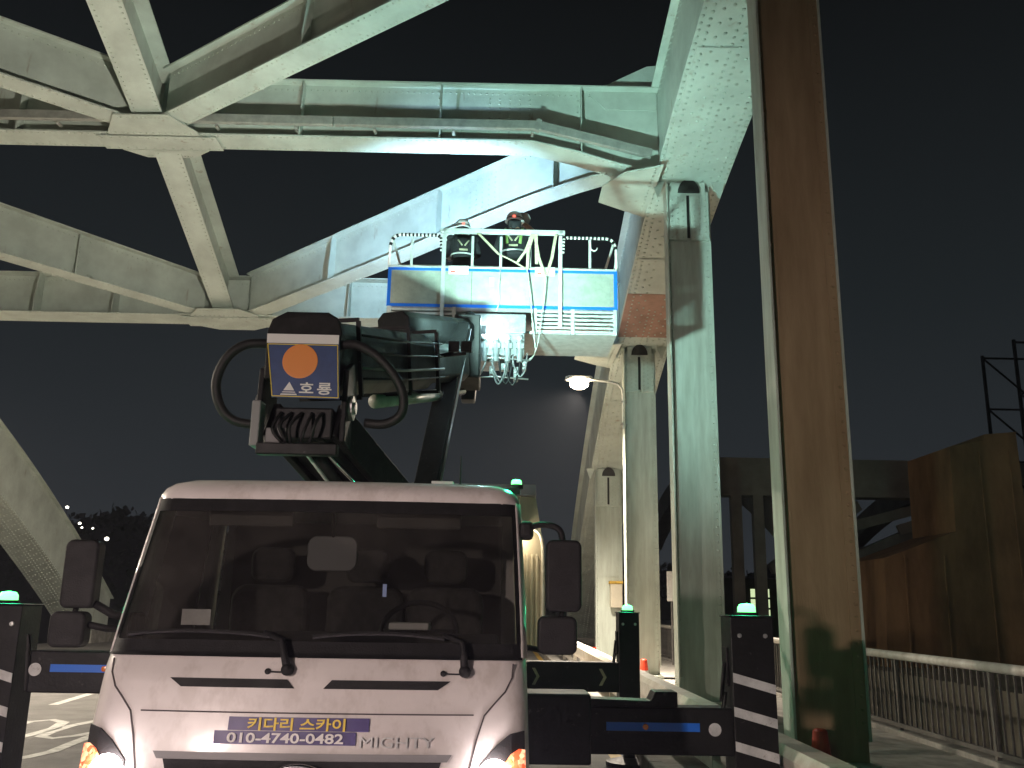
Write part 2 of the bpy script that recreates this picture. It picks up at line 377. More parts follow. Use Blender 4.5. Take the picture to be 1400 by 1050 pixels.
# ------------------------------------------------------------------ hangers
def hanger(label, yh, xa, xb, side, seam=None, detail=True, face='steel2'):
    zt = soff(yh)
    t = thing('hanger_column', label, 'bridge hanger', ((xa+xb)/2, yh, .14), 'bridge hangers')
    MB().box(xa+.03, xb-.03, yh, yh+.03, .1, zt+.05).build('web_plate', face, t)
    MB().box(xa, xa+.028, yh-.16, yh+.19, .42, zt-.02).build('flange', 'steel2', t, bevel=.004)
    MB().box(xb-.028, xb, yh-.03, yh+.19, .42, zt-.02).build('flange', 'steel2', t, bevel=.004)
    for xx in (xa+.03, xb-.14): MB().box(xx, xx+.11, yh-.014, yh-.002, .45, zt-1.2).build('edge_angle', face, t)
    MB().box(xa-.03, xb+.03, yh-.20, yh+.23, .1, .22).build('base_plinth', 'steel2', t, bevel=.02)
    if not detail: return t
    # top gusset: two thick cheeks with a slot between them
    xm = (xa+xb)/2
    for s in (-1, 1):
        xs = (xm+s*.035, xm+s*(xb-xa-.08)/2)
        MB().box(min(xs), max(xs), yh-.10, yh-.004, zt-1.12, zt-.16).build('gusset_plate', 'steel', t, bevel=.006)
        # pointed ends of the rib plates on both sides
        x_o = xm+s*(xb-xa)/2
        MB().prism([(x_o+s*.02, yh-.14, zt+.02), (x_o+s*.27, yh-.14, zt+.02), (x_o+s*.16, yh-.14, zt-.32)], (0, .02, 0)).build('pointed_plate', 'steel', t)
    MB().box(xm-.034, xm+.034, yh-.02, yh-.003, zt-1.05, zt-.16).build('slot_shade', 'recess_dark', t)  # dark strip painted as the shade in the slot
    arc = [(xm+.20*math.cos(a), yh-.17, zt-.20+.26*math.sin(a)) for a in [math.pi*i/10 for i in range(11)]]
    MB().prism(arc, (0, .05, 0)).build('hole_shade', 'recess_dark', t)  # solid dark half disc, drawn as the shade of an opening
    MB().prism([(xa+.1, yh-.115, zt-.24), (xb-.1, yh-.115, zt-.24), (xb-.1, yh-.115, zt+.02), (xa+.1, yh-.115, zt+.02)], (0, .012, 0)).build('tie_plate', 'steel', t)
    rv = MB()
    z = .6
    while z < zt-1.2:
        for xx in (xa+.07, xb-.07): rv.dome((xx, yh-.014, z), (0, -1, 0), .021, .017)
        z += .13
    z = zt-1.07
    while z < zt-.28:
        for s in (-1, 1):
            for dx in (.10, .20, .31): rv.dome((xm+s*dx, yh-.10, z+(.05 if dx == .2 else 0)), (0, -1, 0), .023, .018)
        z += .105
    rv.build('rivets', 'rivet' if face == 'steel2' else face, t, stuff=True)
    if seam: MB().box(xa+.032, xb-.032, yh-.020, yh-.0145, seam-.012, seam+.012).build('splice_bar', 'steel2', t)
    return t
hanger('nearest hanger, face tinted dark brown for dim light with a bright left edge, at right', 9.8, 2.97, 3.80, 1, face='steel_dim')
hanger('second hanger from the camera, pale green, meeting the arch above', 15.8, 2.97, 3.80, 1)
hanger('third hanger, carrying the lit street lamp', 21.8, 2.95, 3.74, 1, seam=2.95)
hanger('short cream lit hanger just right of the truck mirror', 27.8, 2.86, 3.67, 1, seam=2.6)

# ------------------------------------------------------------------ girders of the overhead bracing
def girder(name, label, cat, A, B, zb, zt, fw, stiff=(), group=None, toward=-1, rivets=True, tfw=None, m='steel', n=24, row2=None):
    """A,B (x,y); zb(t), zt(t) bottom/top of web; toward = side of the camera (sign along side vector with negative y)"""
    A = Vector((*A, 0)); B = Vector((*B, 0)); d = (B-A); L = d.length; d.normalize(); sd = Vector((-d.y, d.x, 0))
    if sd.y > 0 or (abs(sd.y) < 1e-6 and sd.x < 0): sd = -sd      # sd faces the camera side
    t = thing(name, label, cat, (A+B)/2+Vector((0, 0, zb(.5))), group)
    T = [i/n for i in range(n+1)]; P = [A+(B-A)*q for q in T]
    def sweep(s0, s1, f0, f1):
        r = []
        for s_, f in ((s0, f0), (s1, f0), (s1, f1), (s0, f1), (s0, f0)):
            r.append([(p.x+sd.x*s_, p.y+sd.y*s_, f(q)) for p, q in zip(P, T)])
        m_ = MB().grid(r)
        k = len(T)
        m_.f.append((0, k, 2*k, 3*k)); m_.f.append((k-1, 2*k-1, 3*k-1, 4*k-1))
        return m_
    sweep(-.012, .012, zb, zt).build('web_plate', m, t)
    sweep(-fw/2, fw/2, lambda q: zb(q)-.03, lambda q: zb(q)-.001).build('bottom_flange', m, t)
    w2 = (tfw or fw*.7)
    sweep(-w2/2, w2/2, lambda q: zt(q)+.001, lambda q: zt(q)+.03).build('top_flange', m, t)
    for q in stiff:
        p = A+(B-A)*q
        a = p+sd*.013; b = p+sd*(fw/2-.03)
        MB().prism([a-d*.012+Vector((0, 0, zb(q))), b-d*.012+Vector((0, 0, zb(q))), b-d*.012+Vector((0, 0, zb(q)+.3)), p+sd*(w2/2-.02)-d*.012+Vector((0, 0, zt(q))), a-d*.012+Vector((0, 0, zt(q)))], d*.024).build('stiffener', m, t)
    if rivets:
        rv = MB(); q = .0
        while q < 1:
            p = A+(B-A)*q+sd*.012
            rv.dome(p+Vector((0, 0, zt(q)-.09)), sd, .022, .018); rv.dome(p+Vector((0, 0, zb(q)+.09)), sd, .022, .018)
            rv.dome(A+(B-A)*q+sd*(fw/2-.06)+Vector((0, 0, zb(q)-.03)), (0, 0, -1), .022, .016)
            rv.dome(A+(B-A)*q-sd*(fw/2-.06)+Vector((0, 0, zb(q)-.03)), (0, 0, -1), .022, .016)
            q += .115/L
        for (q0, q1, nx_, nz_) in (row2 or ()):
            for i in range(nx_):
                for j in range(nz_):
                    qq = q0+(q1-q0)*i/max(1, nx_-1); p = A+(B-A)*qq+sd*.012
                    rv.dome(p+Vector((0, 0, zb(qq)+.2+(zt(qq)-zb(qq)-.4)*j/max(1, nz_-1))), sd, .022, .018)
        for q in stiff:
            z = zb(q)+.12
            while z < zt(q)-.1:
                rv.dome(A+(B-A)*q-d*.05+sd*.012+Vector((0, 0, z)), sd, .021, .017); z += .12
        rv.build('rivets', 'rivet', t, stuff=True)
    return t
XC, XC1, XC2 = -6.7, -6.5, -6.75
Y0, Y1, Y2 = 9.8, 15.68, 21.6
const = lambda v: (lambda q: v)
lin = lambda a, b: (lambda q: a+(b-a)*q)
def haunch(base, drop, x0, x1, xa, xb):       # lowers the bottom towards both ends
    def f(q):
        x = x0+(x1-x0)*q; e = 0
        if x > xb: e = (x-xb)/(x1-xb)
        elif x < xa: e = (xa-x)/(xa-x0)
        return base-drop*(e*e*(3-2*e)*.45+e*.55)
    return f
girder('cross_beam', 'upper cross beam spanning between the two arches', 'bridge beam', (LI-.02, Y1), (XI+.09, Y1),
       haunch(10.10, .60, LI-.02, XI+.09, -14.2, .45), const(11.28), .56, [.097, .235, .372, .51, .647, .784, .923], 'cross beams between the arches',
       row2=((.832, .872, 5, 9),))
girder('cross_beam', 'lower cross beam with the far work platform in front of it', 'bridge beam', (LI-.02, Y2), (XI+.09, Y2),
       haunch(8.45, .55, LI-.02, XI+.09, -14.2, .9), const(9.46), .80, [.05+.1*i for i in range(1, 10)], 'cross beams between the arches')
girder('cross_beam', 'nearest cross beam overhead above the picture', 'bridge beam', (LI-.02, Y0), (XI+.09, Y0),
       haunch(10.75, .5, LI-.02, XI+.09, -14.2, .6), const(11.9), .56, (), 'cross beams between the arches', rivets=False)
# centre-line longitudinal struts
girder('centre_strut', 'centre strut joining the upper and lower cross beams', 'bridge brace', (XC1, Y1+.29), (XC2, Y2-.41), lin(10.08, 8.47), lin(11.0, 9.4), .50, (), 'centre struts of the bracing', tfw=.5)
girder('centre_strut', 'centre strut running up from the upper beam node', 'bridge brace', (-5.92, Y0+.3), (XC1, Y1-.29), lin(10.82, 10.08), lin(11.75, 11.1), .54, (), 'centre struts of the bracing', tfw=.54)
# diagonals
def poly(*P):
    def f(q):
        for (a, u), (b, v) in zip(P, P[1:]):
            if q <= b: return u+(v-u)*(q-a)/(b-a)
        return P[-1][1]
    return lambda q: (f(max(0, q-.05))+f(max(0, q-.02))+f(q)+f(min(1, q+.02))+f(min(1, q+.05)))/5
girder('diagonal_brace', 'bright diagonal brace behind the two workers', 'bridge brace', (XC2+.55, Y2-.36), (XI+.09, Y1+.35),
       poly((0, 8.42), (.2, 8.77), (.41, 9.13), (.6, 9.53), (.76, 9.82), (.88, 9.94), (1, 9.95)), lambda q: 9.44+1.95*q, .50, (.25, .53, .80), 'diagonal braces',
       row2=((.60, .66, 5, 7),))
girder('diagonal_brace', 'diagonal brace descending from the left to the lower node', 'bridge brace', (XC2-.55, Y2-.36), (LI-.09, Y1+.35),
       lambda q: 8.46+1.32*q, lambda q: 9.36+1.75*q, .52, (.28, .55, .8), 'diagonal braces')
girder('diagonal_brace', 'diagonal brace with dark web at the top, right of the node', 'bridge brace', (XC1+.3, Y1-.62), (XI+.09, 9.25),
       lambda q: 10.09+.75*q, lambda q: 11.10+.80*q, .48, (.33, .66, .88), 'diagonal braces')
girder('diagonal_brace', 'olive diagonal brace at the top left corner', 'bridge brace', (XC1-.3, Y1-.62), (LI-.09, 9.25),
       lambda q: 10.09+.75*q, lambda q: 11.10+.80*q, .48, (.3, .6, .85), 'diagonal braces')
# node plates seen from below
def node(label, XC, y, z, w, fwd, back, fl):
    t = thing('node_plate', label, 'steel plate', (XC, y, z), 'node plates')
    MB().prism([(a, b, z) for a, b in ((XC-w, y-fl-.01), (XC-w, y-fl-.12), (XC-w*.60, y-fwd), (XC+w*.60, y-fwd), (XC+w, y-fl-.12), (XC+w, y-fl-.01))], (0, 0, .022)).build('near_plate', 'steel', t)
    MB().prism([(a, b, z-.012) for a, b in ((XC-w*1.35, y-fl+.03), (XC+w*1.35, y-fl+.03), (XC+w*1.35, y+fl-.03), (XC-w*1.35, y+fl-.03))], (0, 0, .016)).build('cover_plate', 'steel', t)
    MB().prism([(a, b, z-.004) for a, b in ((XC-w, y+fl+.01), (XC+w, y+fl+.01), (XC+w*.55, y+back), (XC-w*.55, y+back))], (0, 0, .022)).build('far_plate', 'steel', t)
    r = MB()
    for i in range(13):
        u = -1+2*i/12
        r.dome((XC+w*1.25*u, y-fl+.09, z-.012), (0, 0, -1), .024, .018); r.dome((XC+w*1.25*u, y+fl-.09, z-.012), (0, 0, -1), .024, .018)
        r.dome((XC+w*.55*u, y-fwd+.09, z), (0, 0, -1), .024, .018); r.dome((XC+w*.85*u, y-fl-.09, z), (0, 0, -1), .024, .018)
        r.dome((XC+w*.5*u, y+back-.07, z-.004), (0, 0, -1), .024, .018)
    r.build('rivets', 'rivet', t, stuff=True)
node('riveted plates where four braces meet under the upper beam', XC1, Y1, 10.028, .82, 1.0, .58, .28)
node('riveted plates where the braces meet under the lower beam', XC2, Y2, 8.378, .80, 1.0, .66, .40)
# end gussets: wide soffit plates where beam, diagonal and rib meet
def end_gusset(label, yh, z, xl, k):
    p = [(xl, yh+.05*k, z), (XI-.62, yh-.62, z-.05), (XI+.03, yh-.95, z-.06), (XI+.03, yh+1.2, z-.10), (XI-.35, yh+1.0, z-.08), (xl, yh+.75, z)]
    t = tag(MB().prism(p, (0, 0, .025)).build('gusset_plate', 'steel', org=p[0]), label, 'steel plate', 'end gusset plates')
    r = MB()
    for i in range(14): r.dome((XI-.10, yh-.85+i*.14, z-.085), (0, 0, -1), .024, .018)
    r.build('rivets', 'rivet', t, stuff=True)
end_gusset('pale gusset plate joining upper beam to the right arch', Y1+.1, 9.40, XI-.95, 1)
end_gusset('gusset plate joining lower beam to the right arch', Y2+.1, 7.82, XI-.95, 1)
MB_ = MB().prism([(XI+.07, Y1-.02, 10.9), (XI+.07, Y1-.02, 11.86), (XI-.10, Y1-.02, 11.84), (XI-.85, Y1-.02, 11.44), (XI-1.3, Y1-.02, 11.315), (XI-.9, Y1-.02, 10.9)], (0, -.012, 0))
tag(MB_.build('knee_plate', 'steel', org=(XI, Y1, 11)), 'sloping knee plate on top of the upper beam at the arch', 'steel plate')
# cable trunking along the lower edge of the upper cross beam
tr = thing('cable_trunking', 'thin cable trunking along the underside of the upper cross beam', 'trunking', (XC, 15.2, 10.3))
segs = [(-16.0, 10.30), (-9.6, 10.30), (-3.2, 10.30), (.55, 10.30), (2.65, 9.78)]
for i in range(len(segs)-1):
    a, b = segs[i], segs[i+1]
    MB().bar((a[0]+.01, 15.24, a[1]), (b[0]-.01, 15.24, b[1]), .10, .17).build('trunking_length', 'conduit', tr, bevel=.008)
for i in range(12):
    x = -15.5+i*1.45; z = 10.30
    if x > .55: continue
    MB().bar((x, 15.25, z-.12), (x, 15.42, z-.12), .05, .04).build('bracket', 'conduit', tr)
MB().bar((.50, 15.235, 10.315), (.60, 15.235, 10.285), .12, .22).build('joint_cover', 'conduit', tr)

# ------------------------------------------------------------------ guard rail, fence
gr = thing('guard_rail', 'white box beam guard rail between road and hangers', 'guard rail', (1.98, 20, .14))
for i in range(8):
    y = 2.0+i*6
    MB().prism([(1.93, y+.01, .52), (1.90, y+.01, .60), (1.90, y+.01, .76), (1.94, y+.01, .82), (2.10, y+.01, .82), (2.14, y+.01, .76), (2.14, y+.01, .58), (2.10, y+.01, .52)], (0, 5.98, 0)).build('rail_length', 'railw', gr)
    MB().box(1.99, 2.05, y+.01, y+5.99, .26, .36).build('lower_rail', 'railw', gr, bevel=.01)
pb = MB().box(1.985, 2.065, -.05, .05, .13, .519).build('post', 'railw', gr, org=(0, 0, 0)); pb.location = Vector((0, 3, 0))-ORG['guard_rail']
for i in range(1, 24):
    c = pb.copy(); COL.objects.link(c); c.parent = gr; c.location = Vector((0, 3+2*i, 0))-ORG['guard_rail']
fe = thing('parapet_fence', 'grey steel parapet fence with white top rail along the walkway', 'fence', (5.3, 20, .14))
MB().tube([(5.30, 3, 1.14), (5.30, 60, 1.14)], .055, 12).build('top_rail', 'railw', fe, smooth=True)
MB().box(5.27, 5.33, 3, 60, .24, .29).build('bottom_rail', 'fence', fe)
MB().box(5.22, 5.42, 3, 60, .13, .2).build('fence_kerb', 'concrete', fe, bevel=.01)
bal = MB().box(5.29, 5.312, -.011, .011, .29, 1.10).build('baluster', 'fence', fe, org=(0, 0, 0)); bal.location = Vector((0, 6, 0))-ORG['parapet_fence']
for i in range(1, 240):
    c = bal.copy(); COL.objects.link(c); c.parent = fe; c.location = Vector((0, 6+.15*i, 0))-ORG['parapet_fence']
for i in range(20):
    MB().box(5.275, 5.325, 3+i*2.4, 3.05+i*2.4, .2, 1.09).build('fence_post', 'fence', fe)
# cones
def cone(label, x, y, s=1.0):
    z = .14; t = thing('traffic_cone', label, 'traffic cone', (x, y, z), 'small traffic cones at the hangers')
    MB().box(x-.14*s, x+.14*s, y-.14*s, y+.14*s, z, z+.03).build('base', 'rubber', t, bevel=.01)
    MB().lathe((x, y, z+.03), [(.115*s, 0), (.108*s, .10*s), (.096*s, .18*s)], 16).build('white_band', 'conew', t, smooth=False)
    MB().lathe((x, y, z+.03), [(.0955*s, .181*s), (.07*s, .40*s), (.05*s, .42*s), (.0, .421*s)], 16).build('red_top', 'cone', t)
cone('red topped cone at the foot of the nearest hanger', 3.13, 9.35)
cone('small red cone in front of the third hanger', 3.27, 21.3)
cone('tiny red cone beside the short cream hanger', 2.75, 27.2)

# ------------------------------------------------------------------ street lamps
def street_lamp(label, x, y, z, d, power, cone=168, reach=1.2):
    """arm fixed to a hanger; d = direction of the head along X"""
    t = thing('street_lamp', label, 'street lamp', (x, y, z-1.0), 'street lamps fixed to the hangers')
    hx = x+d*1.05
    MB().tube(cr([(x, y, z-1.1), (x, y, z-.25), (x+d*.06, y, z-.06), (x+d*.2, y, z+.04), (hx-d*.25, y, z+.12)]), .032, 10).build('arm', 'wgrey', t, smooth=True)
    for q in (-1.0, -.45): MB().box(min(x-d*.08, x+d*.05), max(x-d*.08, x+d*.05), y-.05, y+.12, z+q, z+q+.05).build('clamp', 'alu', t)
    h = MB(); h.prism([(hx-d*.3, y-.07, z+.09), (hx-d*.25, y-.15, z+.09), (hx+d*.28, y-.15, z+.09), (hx+d*.36, y-.06, z+.09), (hx+d*.36, y+.06, z+.09), (hx+d*.28, y+.15, z+.09), (hx-d*.25, y+.15, z+.09), (hx-d*.3, y+.07, z+.09)], (0, 0, .09))
    h.build('lamp_head', 'wgrey', t, bevel=.02)
    MB().lathe((hx+d*.02, y, z+.088), [(.22, 0), (.23, -.07), (.21, -.15), (.13, -.20), (0.0, -.22)], 20).build('lamp_glass', 'e_lamp', t, smooth=True)
    light('SPOT', t, (hx+d*.02, y, z-.16), (1, .87, .71), power, aim=(hx+d*reach, y, z-6), size=.15, spot=cone, blend=.9)
    return t
LP = 12500
street_lamp('lit street lamp on a curved arm fixed to the third hanger', 2.93, 21.70, 7.0, -1, LP*1.25, 152, 3.0)
street_lamp('assumed street lamp out of view at left beside the lower beam', LI+.1, 21.2, 7.0, 1, LP)  # assumed lamp out of view, added to light the road and left arch
street_lamp('assumed street lamp out of view at left abreast of the nearest hanger', LI+.1, 9.2, 7.0, 1, LP)  # also assumed and unseen, added for light from the left and off the road

# ================================================================== LIFT TRUCK
TX = -.845                                  # truck centre line
tk = thing('lift_truck', 'white cab lift truck facing the camera with folded black boom', 'truck', (TX, 6.5, 0))
def yf(z):                                  # front face of the cab at its centre line
    if z < 1.46: return 4.25+.10*max(0, (z-.95)/.5)**1.3
    return 4.37+.335*(z-1.46)/.76
def hw(z):
    if z < 1.46: return 1.0-.02*max(0, (z-.9)/.56)
    return .98-.035*((z-1.46)/.76)**1.2
YB = 6.05
CR = .125
def outline(z, a=0., b=1., n=41, off=0.):
    """point list along the cab's outline at height z from left rear round the front to right rear; a..b picks a stretch"""
    H = hw(z)+off; F = yf(z)-off; r = CR; bow = .045
    pts = []
    for q in [a+(b-a)*i/(n-1) for i in range(n)]:
        # 0-.25 left side, .25-.33 corner, .33-.67 front, .67-.75 corner, .75-1 right side
        if q <= .25: x, y = -H, YB+(F+r-YB+bow)*q/.25
        elif q <= .33:
            an = (q-.25)/.08*math.pi/2; x, y = -H+r-r*math.cos(an), F+bow+r-r*math.sin(an)
        elif q < .67:
            u = (q-.33)/.34*2-1; x = u*(H-r); y = F+bow*u*u
        elif q <= .75:
            an = (.75-q)/.08*math.pi/2; x, y = H-r+r*math.cos(an), F+bow+r-r*math.sin(an)
        else: x, y = H, YB+(F+r-YB+bow)*(1-q)/.25
        pts.append((TX+x, y, z))
    return pts
def patch(z0, z1, a, b, nz=8, n=25, off=0.):
    return MB().grid([outline(z0+(z1-z0)*i/nz, a, b, n, off) for i in range(nz+1)])
ZW0, ZW1 = 1.475, 2.20
cab = patch(.62, 1.46, 0, 1, 14, 81)
back = [(TX-hw(1.0), YB, .62), (TX+hw(1.0), YB, .62), (TX+.92, YB, 2.3), (TX-.92, YB, 2.3)]
cab.add(back, [(0, 1, 2, 3)]); cab.add([outline(.62)[0], *outline(.62)], [tuple(range(42))])
body = cab.build('cab_body', 'truckw', tk, smooth=True)
# pillars and side frames
AP, AQ = .285, .715
for a, b in ((.20, AP), (AQ, .80)):
    patch(1.46, ZW1+.02, a, b, 8, 12).build('windscreen_pillar', 'truckw', tk, smooth=True, solid=.012)
for a, b in ((0, .035), (.965, 1)):
    patch(1.46, ZW1+.02, a, b, 4, 4).build('rear_pillar', 'truckw', tk, smooth=True, solid=.012)
for a, b in ((.035, .20), (.80, .965)):
    patch(1.46, ZW1+.02, a, b, 4, 10, -.006).build('side_window', 'sglass', tk, smooth=True)
# roof
rr = []
for z, ins in ((ZW1+.0, 0), (2.235, .004), (2.27, .02), (2.30, .055), (2.325, .12), (2.338, .22)):
    o = outline(2.2, 0, 1, 61)
    rr.append([(TX+(x-TX)*(1-ins*.9), y+(ins if y < 5.2 else 0)*1.2, z) for x, y, _ in o])
rf = MB().grid(rr); k = len(rf.v)-61; rf.f.append(tuple(range(k, k+61)))
roof = rf.build('roof', 'truckw', tk, smooth=True)
# windscreen, with the black ceramic border as separate strips
ws = patch(ZW0, ZW1, AP, AQ, 12, 41, -.004).build('windscreen', 'glass', tk, smooth=True)
for z0, z1, a, b in ((ZW0-.02, ZW0+.05, AP-.003, AQ+.003), (ZW1-.055, ZW1+.012, AP-.003, AQ+.003), (ZW0+.05, ZW1-.055, AP-.003, AP+.012), (ZW0+.05, ZW1-.055, AQ-.012, AQ+.003)):
    patch(z0, z1, a, b, 6, 31, .003).build('windscreen_seal', 'black', ws, smooth=True)
def strip_on(pts, w, name, m, parent, off=.004, th=.006):
    """flat strip following (u,z) points on the cab front; u in outline parameter"""
    L, U = [], []
    for i, (q, z) in enumerate(pts):
        q0, z0 = pts[max(0, i-1)]; q1, z1 = pts[min(len(pts)-1, i+1)]
        p = Vector(outline(z, q, q+.0001, 2, off)[0]); pa = Vector(outline(z0, q0, q0+.0001, 2, off)[0]); pb_ = Vector(outline(z1, q1, q1+.0001, 2, off)[0])
        t = (pb_-pa).normalized(); nn = t.cross(Vector((0, -1, 0))).normalized()*w/2
        L.append(p+nn); U.append(p-nn)
    return MB().grid([L, U]).build(name, m, parent, solid=th)
# vents, seams
def q_of(dx, z): return .5+dx/(2*(hw(z)-CR))*.34
def front_poly(name, m, parent, pts, off, nsub=10):
    """closed polygon (dx,z) on the cab front: lower chain and upper chain given as two lists of equal length"""
    lo, hi = pts; A_, B_ = [], []
    for (x0, z0), (x1, z1) in zip(lo, hi):
        A_.append(outline(z0, q_of(x0, z0), q_of(x0, z0)+.0001, 2, off)[0]); B_.append(outline(z1, q_of(x1, z1), q_of(x1, z1)+.0001, 2, off)[0])
    return MB().grid([A_, B_]).build(name, m, parent, solid=.004)
for s in (-1, 1):
    xs = [.10+.50*i/8 for i in range(9)]
    lo = [(s*(x-.0 if x > .11 else x-.035), 1.325) for x in xs]; hi = [(s*x, 1.362) for x in xs]
    hi[-1] = (s*.63, 1.362); lo[-1] = (s*.575, 1.325)
    front_poly('air_vent', 'black', body, (lo, hi), .004)
strip_on([(q_of(-.74+1.48*i/20, 1.222), 1.222) for i in range(21)], .006, 'panel_gap', 'seam', body, .002, .003)
for s in (-1, 1):
    pts = [(.5+s*.195, 1.44), (.5+s*.192, 1.38), (.5+s*.178, 1.32), (.5+s*.165, 1.275), (.5+s*.155, 1.22), (.5+s*.148, 1.12), (.5+s*.142, 1.0), (.5+s*.138, .9)]
    strip_on(pts, .007, 'panel_gap', 'seam', body, .002, .003)
# bonnet lower lip, grille, emblem
front_poly('grille_lip', 'greyp', body, ([(-.62+1.24*i/16, 1.032) for i in range(17)], [(-.64+1.28*i/16, 1.062) for i in range(17)]), .016)
front_poly('grille', 'black', body, ([(-.50+1.0*i/16, .70) for i in range(17)], [(-.60+1.2*i/16, 1.03) for i in range(17)]), .008)
for j in range(4):
    z = .99-j*.07
    front_poly('grille_bar', 'greyp', body, ([(-.57+1.14*i/12, z-.012) for i in range(13)], [(-.57+1.14*i/12, z) for i in range(13)]), .022)
eb = MB().tube([(TX+.115*math.cos(a), yf(.95)-.05, .955+.062*math.sin(a)) for a in [2*math.pi*i/32 for i in range(32)]], .011, 8, closed=True)
eb = eb.build('emblem', 'chrome', tk, smooth=True)
MB().bar((TX-.05, yf(.95)-.05, .90), (TX-.03, yf(.95)-.05, 1.01), .018, .012).bar((TX+.03, yf(.95)-.05, .90), (TX+.05, yf(.95)-.05, 1.01), .018, .012).bar((TX-.04, yf(.95)-.051, .945), (TX+.04, yf(.95)-.051, .965), .016, .012).build('emblem_letter', 'chrome', eb)
MB().add(*[(lambda p: (p, [tuple(range(len(p)))]))([(TX+.115*math.cos(a), yf(.95)-.04, .955+.062*math.sin(a)) for a in [2*math.pi*i/32 for i in range(32)]])][0]).build('emblem_plate', 'black', eb)
# bumper
MB().box(TX-1.0, TX+1.0, 4.12, 4.5, .40, .69).build('bumper', 'truckw', tk, bevel=.05, seg=3)
# headlamps
for s in (-1, 1):
    lab = 'headlamp'
    pts = [(.5+s*.150, .90), (.5+s*.150, 1.02), (.5+s*.165, 1.10), (.5+s*.185, 1.145), (.5+s*.215, 1.155)]
    low = [(.5+s*.150, .74), (.5+s*.155, .74), (.5+s*.17, .74), (.5+s*.19, .76), (.5+s*.215, .80)]
    A_ = [outline(z, q, q+.0001, 2, .006)[0] for q, z in low]; B_ = [outline(z, q, q+.0001, 2, .006)[0] for q, z in pts]
    hl = MB().grid([[Vector(a)*(1-i/6)+Vector(b)*(i/6) for a, b in zip(A_, B_)] for i in range(7)]).build('headlamp', 'black', tk, solid=.01)
    # amber cell and main bulb
    lo = [(.5+s*.168, .945), (.5+s*.180, .95), (.5+s*.196, .955), (.5+s*.208, .96)]; hi = [(.5+s*.168, 1.02), (.5+s*.180, 1.065), (.5+s*.196, 1.085), (.5+s*.208, 1.08)]
    A_ = [outline(z, q, q+.0001, 2, .018)[0] for q, z in lo]; B_ = [outline(z, q, q+.0001, 2, .018)[0] for q, z in hi]
    MB().grid([[Vector(a)*(1-i/4)+Vector(b)*(i/4) for a, b in zip(A_, B_)] for i in range(5)]).build('amber_lamp', 'e_amber', hl, solid=.01)
    c = Vector(outline(.978, .5+s*.158, .5+s*.1581, 2, .03)[0])
    MB().lathe(c, [(.072, .0), (.07, .018), (.04, .03), (0, .032)], 20, axis=(0, -1, 0)).build('bulb', 'e_head', hl, smooth=True)
    light('SPOT', hl, c+Vector((0, -.06, 0)), (1, .80, .92), 1800, aim=c+Vector((0, -10, -1.0)), size=.05, spot=120, blend=.6, name='headlamp_light')
# roof furniture
MB().tube([(TX+.62, 5.0, 2.31), (TX+.62, 5.02, 2.50)], [.006, .003], 8).build('antenna', 'black', tk)
MB().lathe((TX+.62, 5.0, 2.30), [(.018, 0), (.016, .03), (.008, .045)], 12).build('antenna_base', 'black', tk)
MB().box(TX+.46, TX+.58, 5.05, 5.10, 2.325, 2.365).box(TX+.50, TX+.54, 5.045, 5.05, 2.335, 2.36).build('marker_lamp', 'wgrey', tk, bevel=.006)
def beacon(parent, p, r, power, mount=.0):
    b = MB().lathe((p[0], p[1], p[2]-mount), [(r*1.25, 0), (r*1.25, .02+mount), (r*1.0, .022+mount)], 18).build('beacon_base', 'black', parent)
    MB().lathe((p[0], p[1], p[2]+.022), [(r, 0), (r*.98, r*.5), (r*.75, r*.85), (0, r*.95)], 18).build('beacon_lens', 'e_green', b, smooth=True)
    light('POINT', b, (p[0], p[1]-.02, p[2]+.022+r*1.5), (.03, 1, .42), power, size=r, name='beacon_light')
MB().bar((TX+.76, 5.05, 2.31), (TX+.95, 5.05, 2.315), .04, .03).build('beacon_bracket', 'black', tk)
beacon(tk, (TX+.93, 5.05, 2.33), .03, 5)
# wipers
def on_front(dx, z, off): return Vector(outline(z, q_of(dx, z), q_of(dx, z)+.0001, 2, off)[0])
for px, s0 in ((-.10, -.86), (.68, -.01)):
    piv = on_front(px, 1.405, .02); elb = on_front(px-.035, 1.53, .05); tip0 = on_front(px-.12, 1.565, .045)
    wp = MB().tube([piv, (piv+elb)/2+Vector((.0, -.012, .005)), elb, tip0], [.02, .017, .014, .011], 8).build('wiper_arm', 'black', tk, smooth=True)
    P_ = [on_front(px-.10+(s0-px+.10)*i/10, 1.565-.02*abs(i/10*2-1)**2, .022) for i in range(11)]
    MB().tube(P_, .010, 6).build('wiper_blade', 'rubber', wp)
    MB().lathe(piv+Vector((0, .015, 0)), [(.028, 0), (.026, .03), (.012, .04)], 14, axis=(0, -1, 0)).build('wiper_pivot', 'black', wp, smooth=True)
    n1 = on_front(px-.09, 1.395, .012)
    MB().tube([piv+Vector((0, .0, -.012)), n1], .004, 6).lathe(n1+Vector((0, .012, 0)), [(.014, 0), (.013, .012), (.005, .018)], 12, axis=(0, -1, 0)).build('washer_nozzle', 'black', wp)
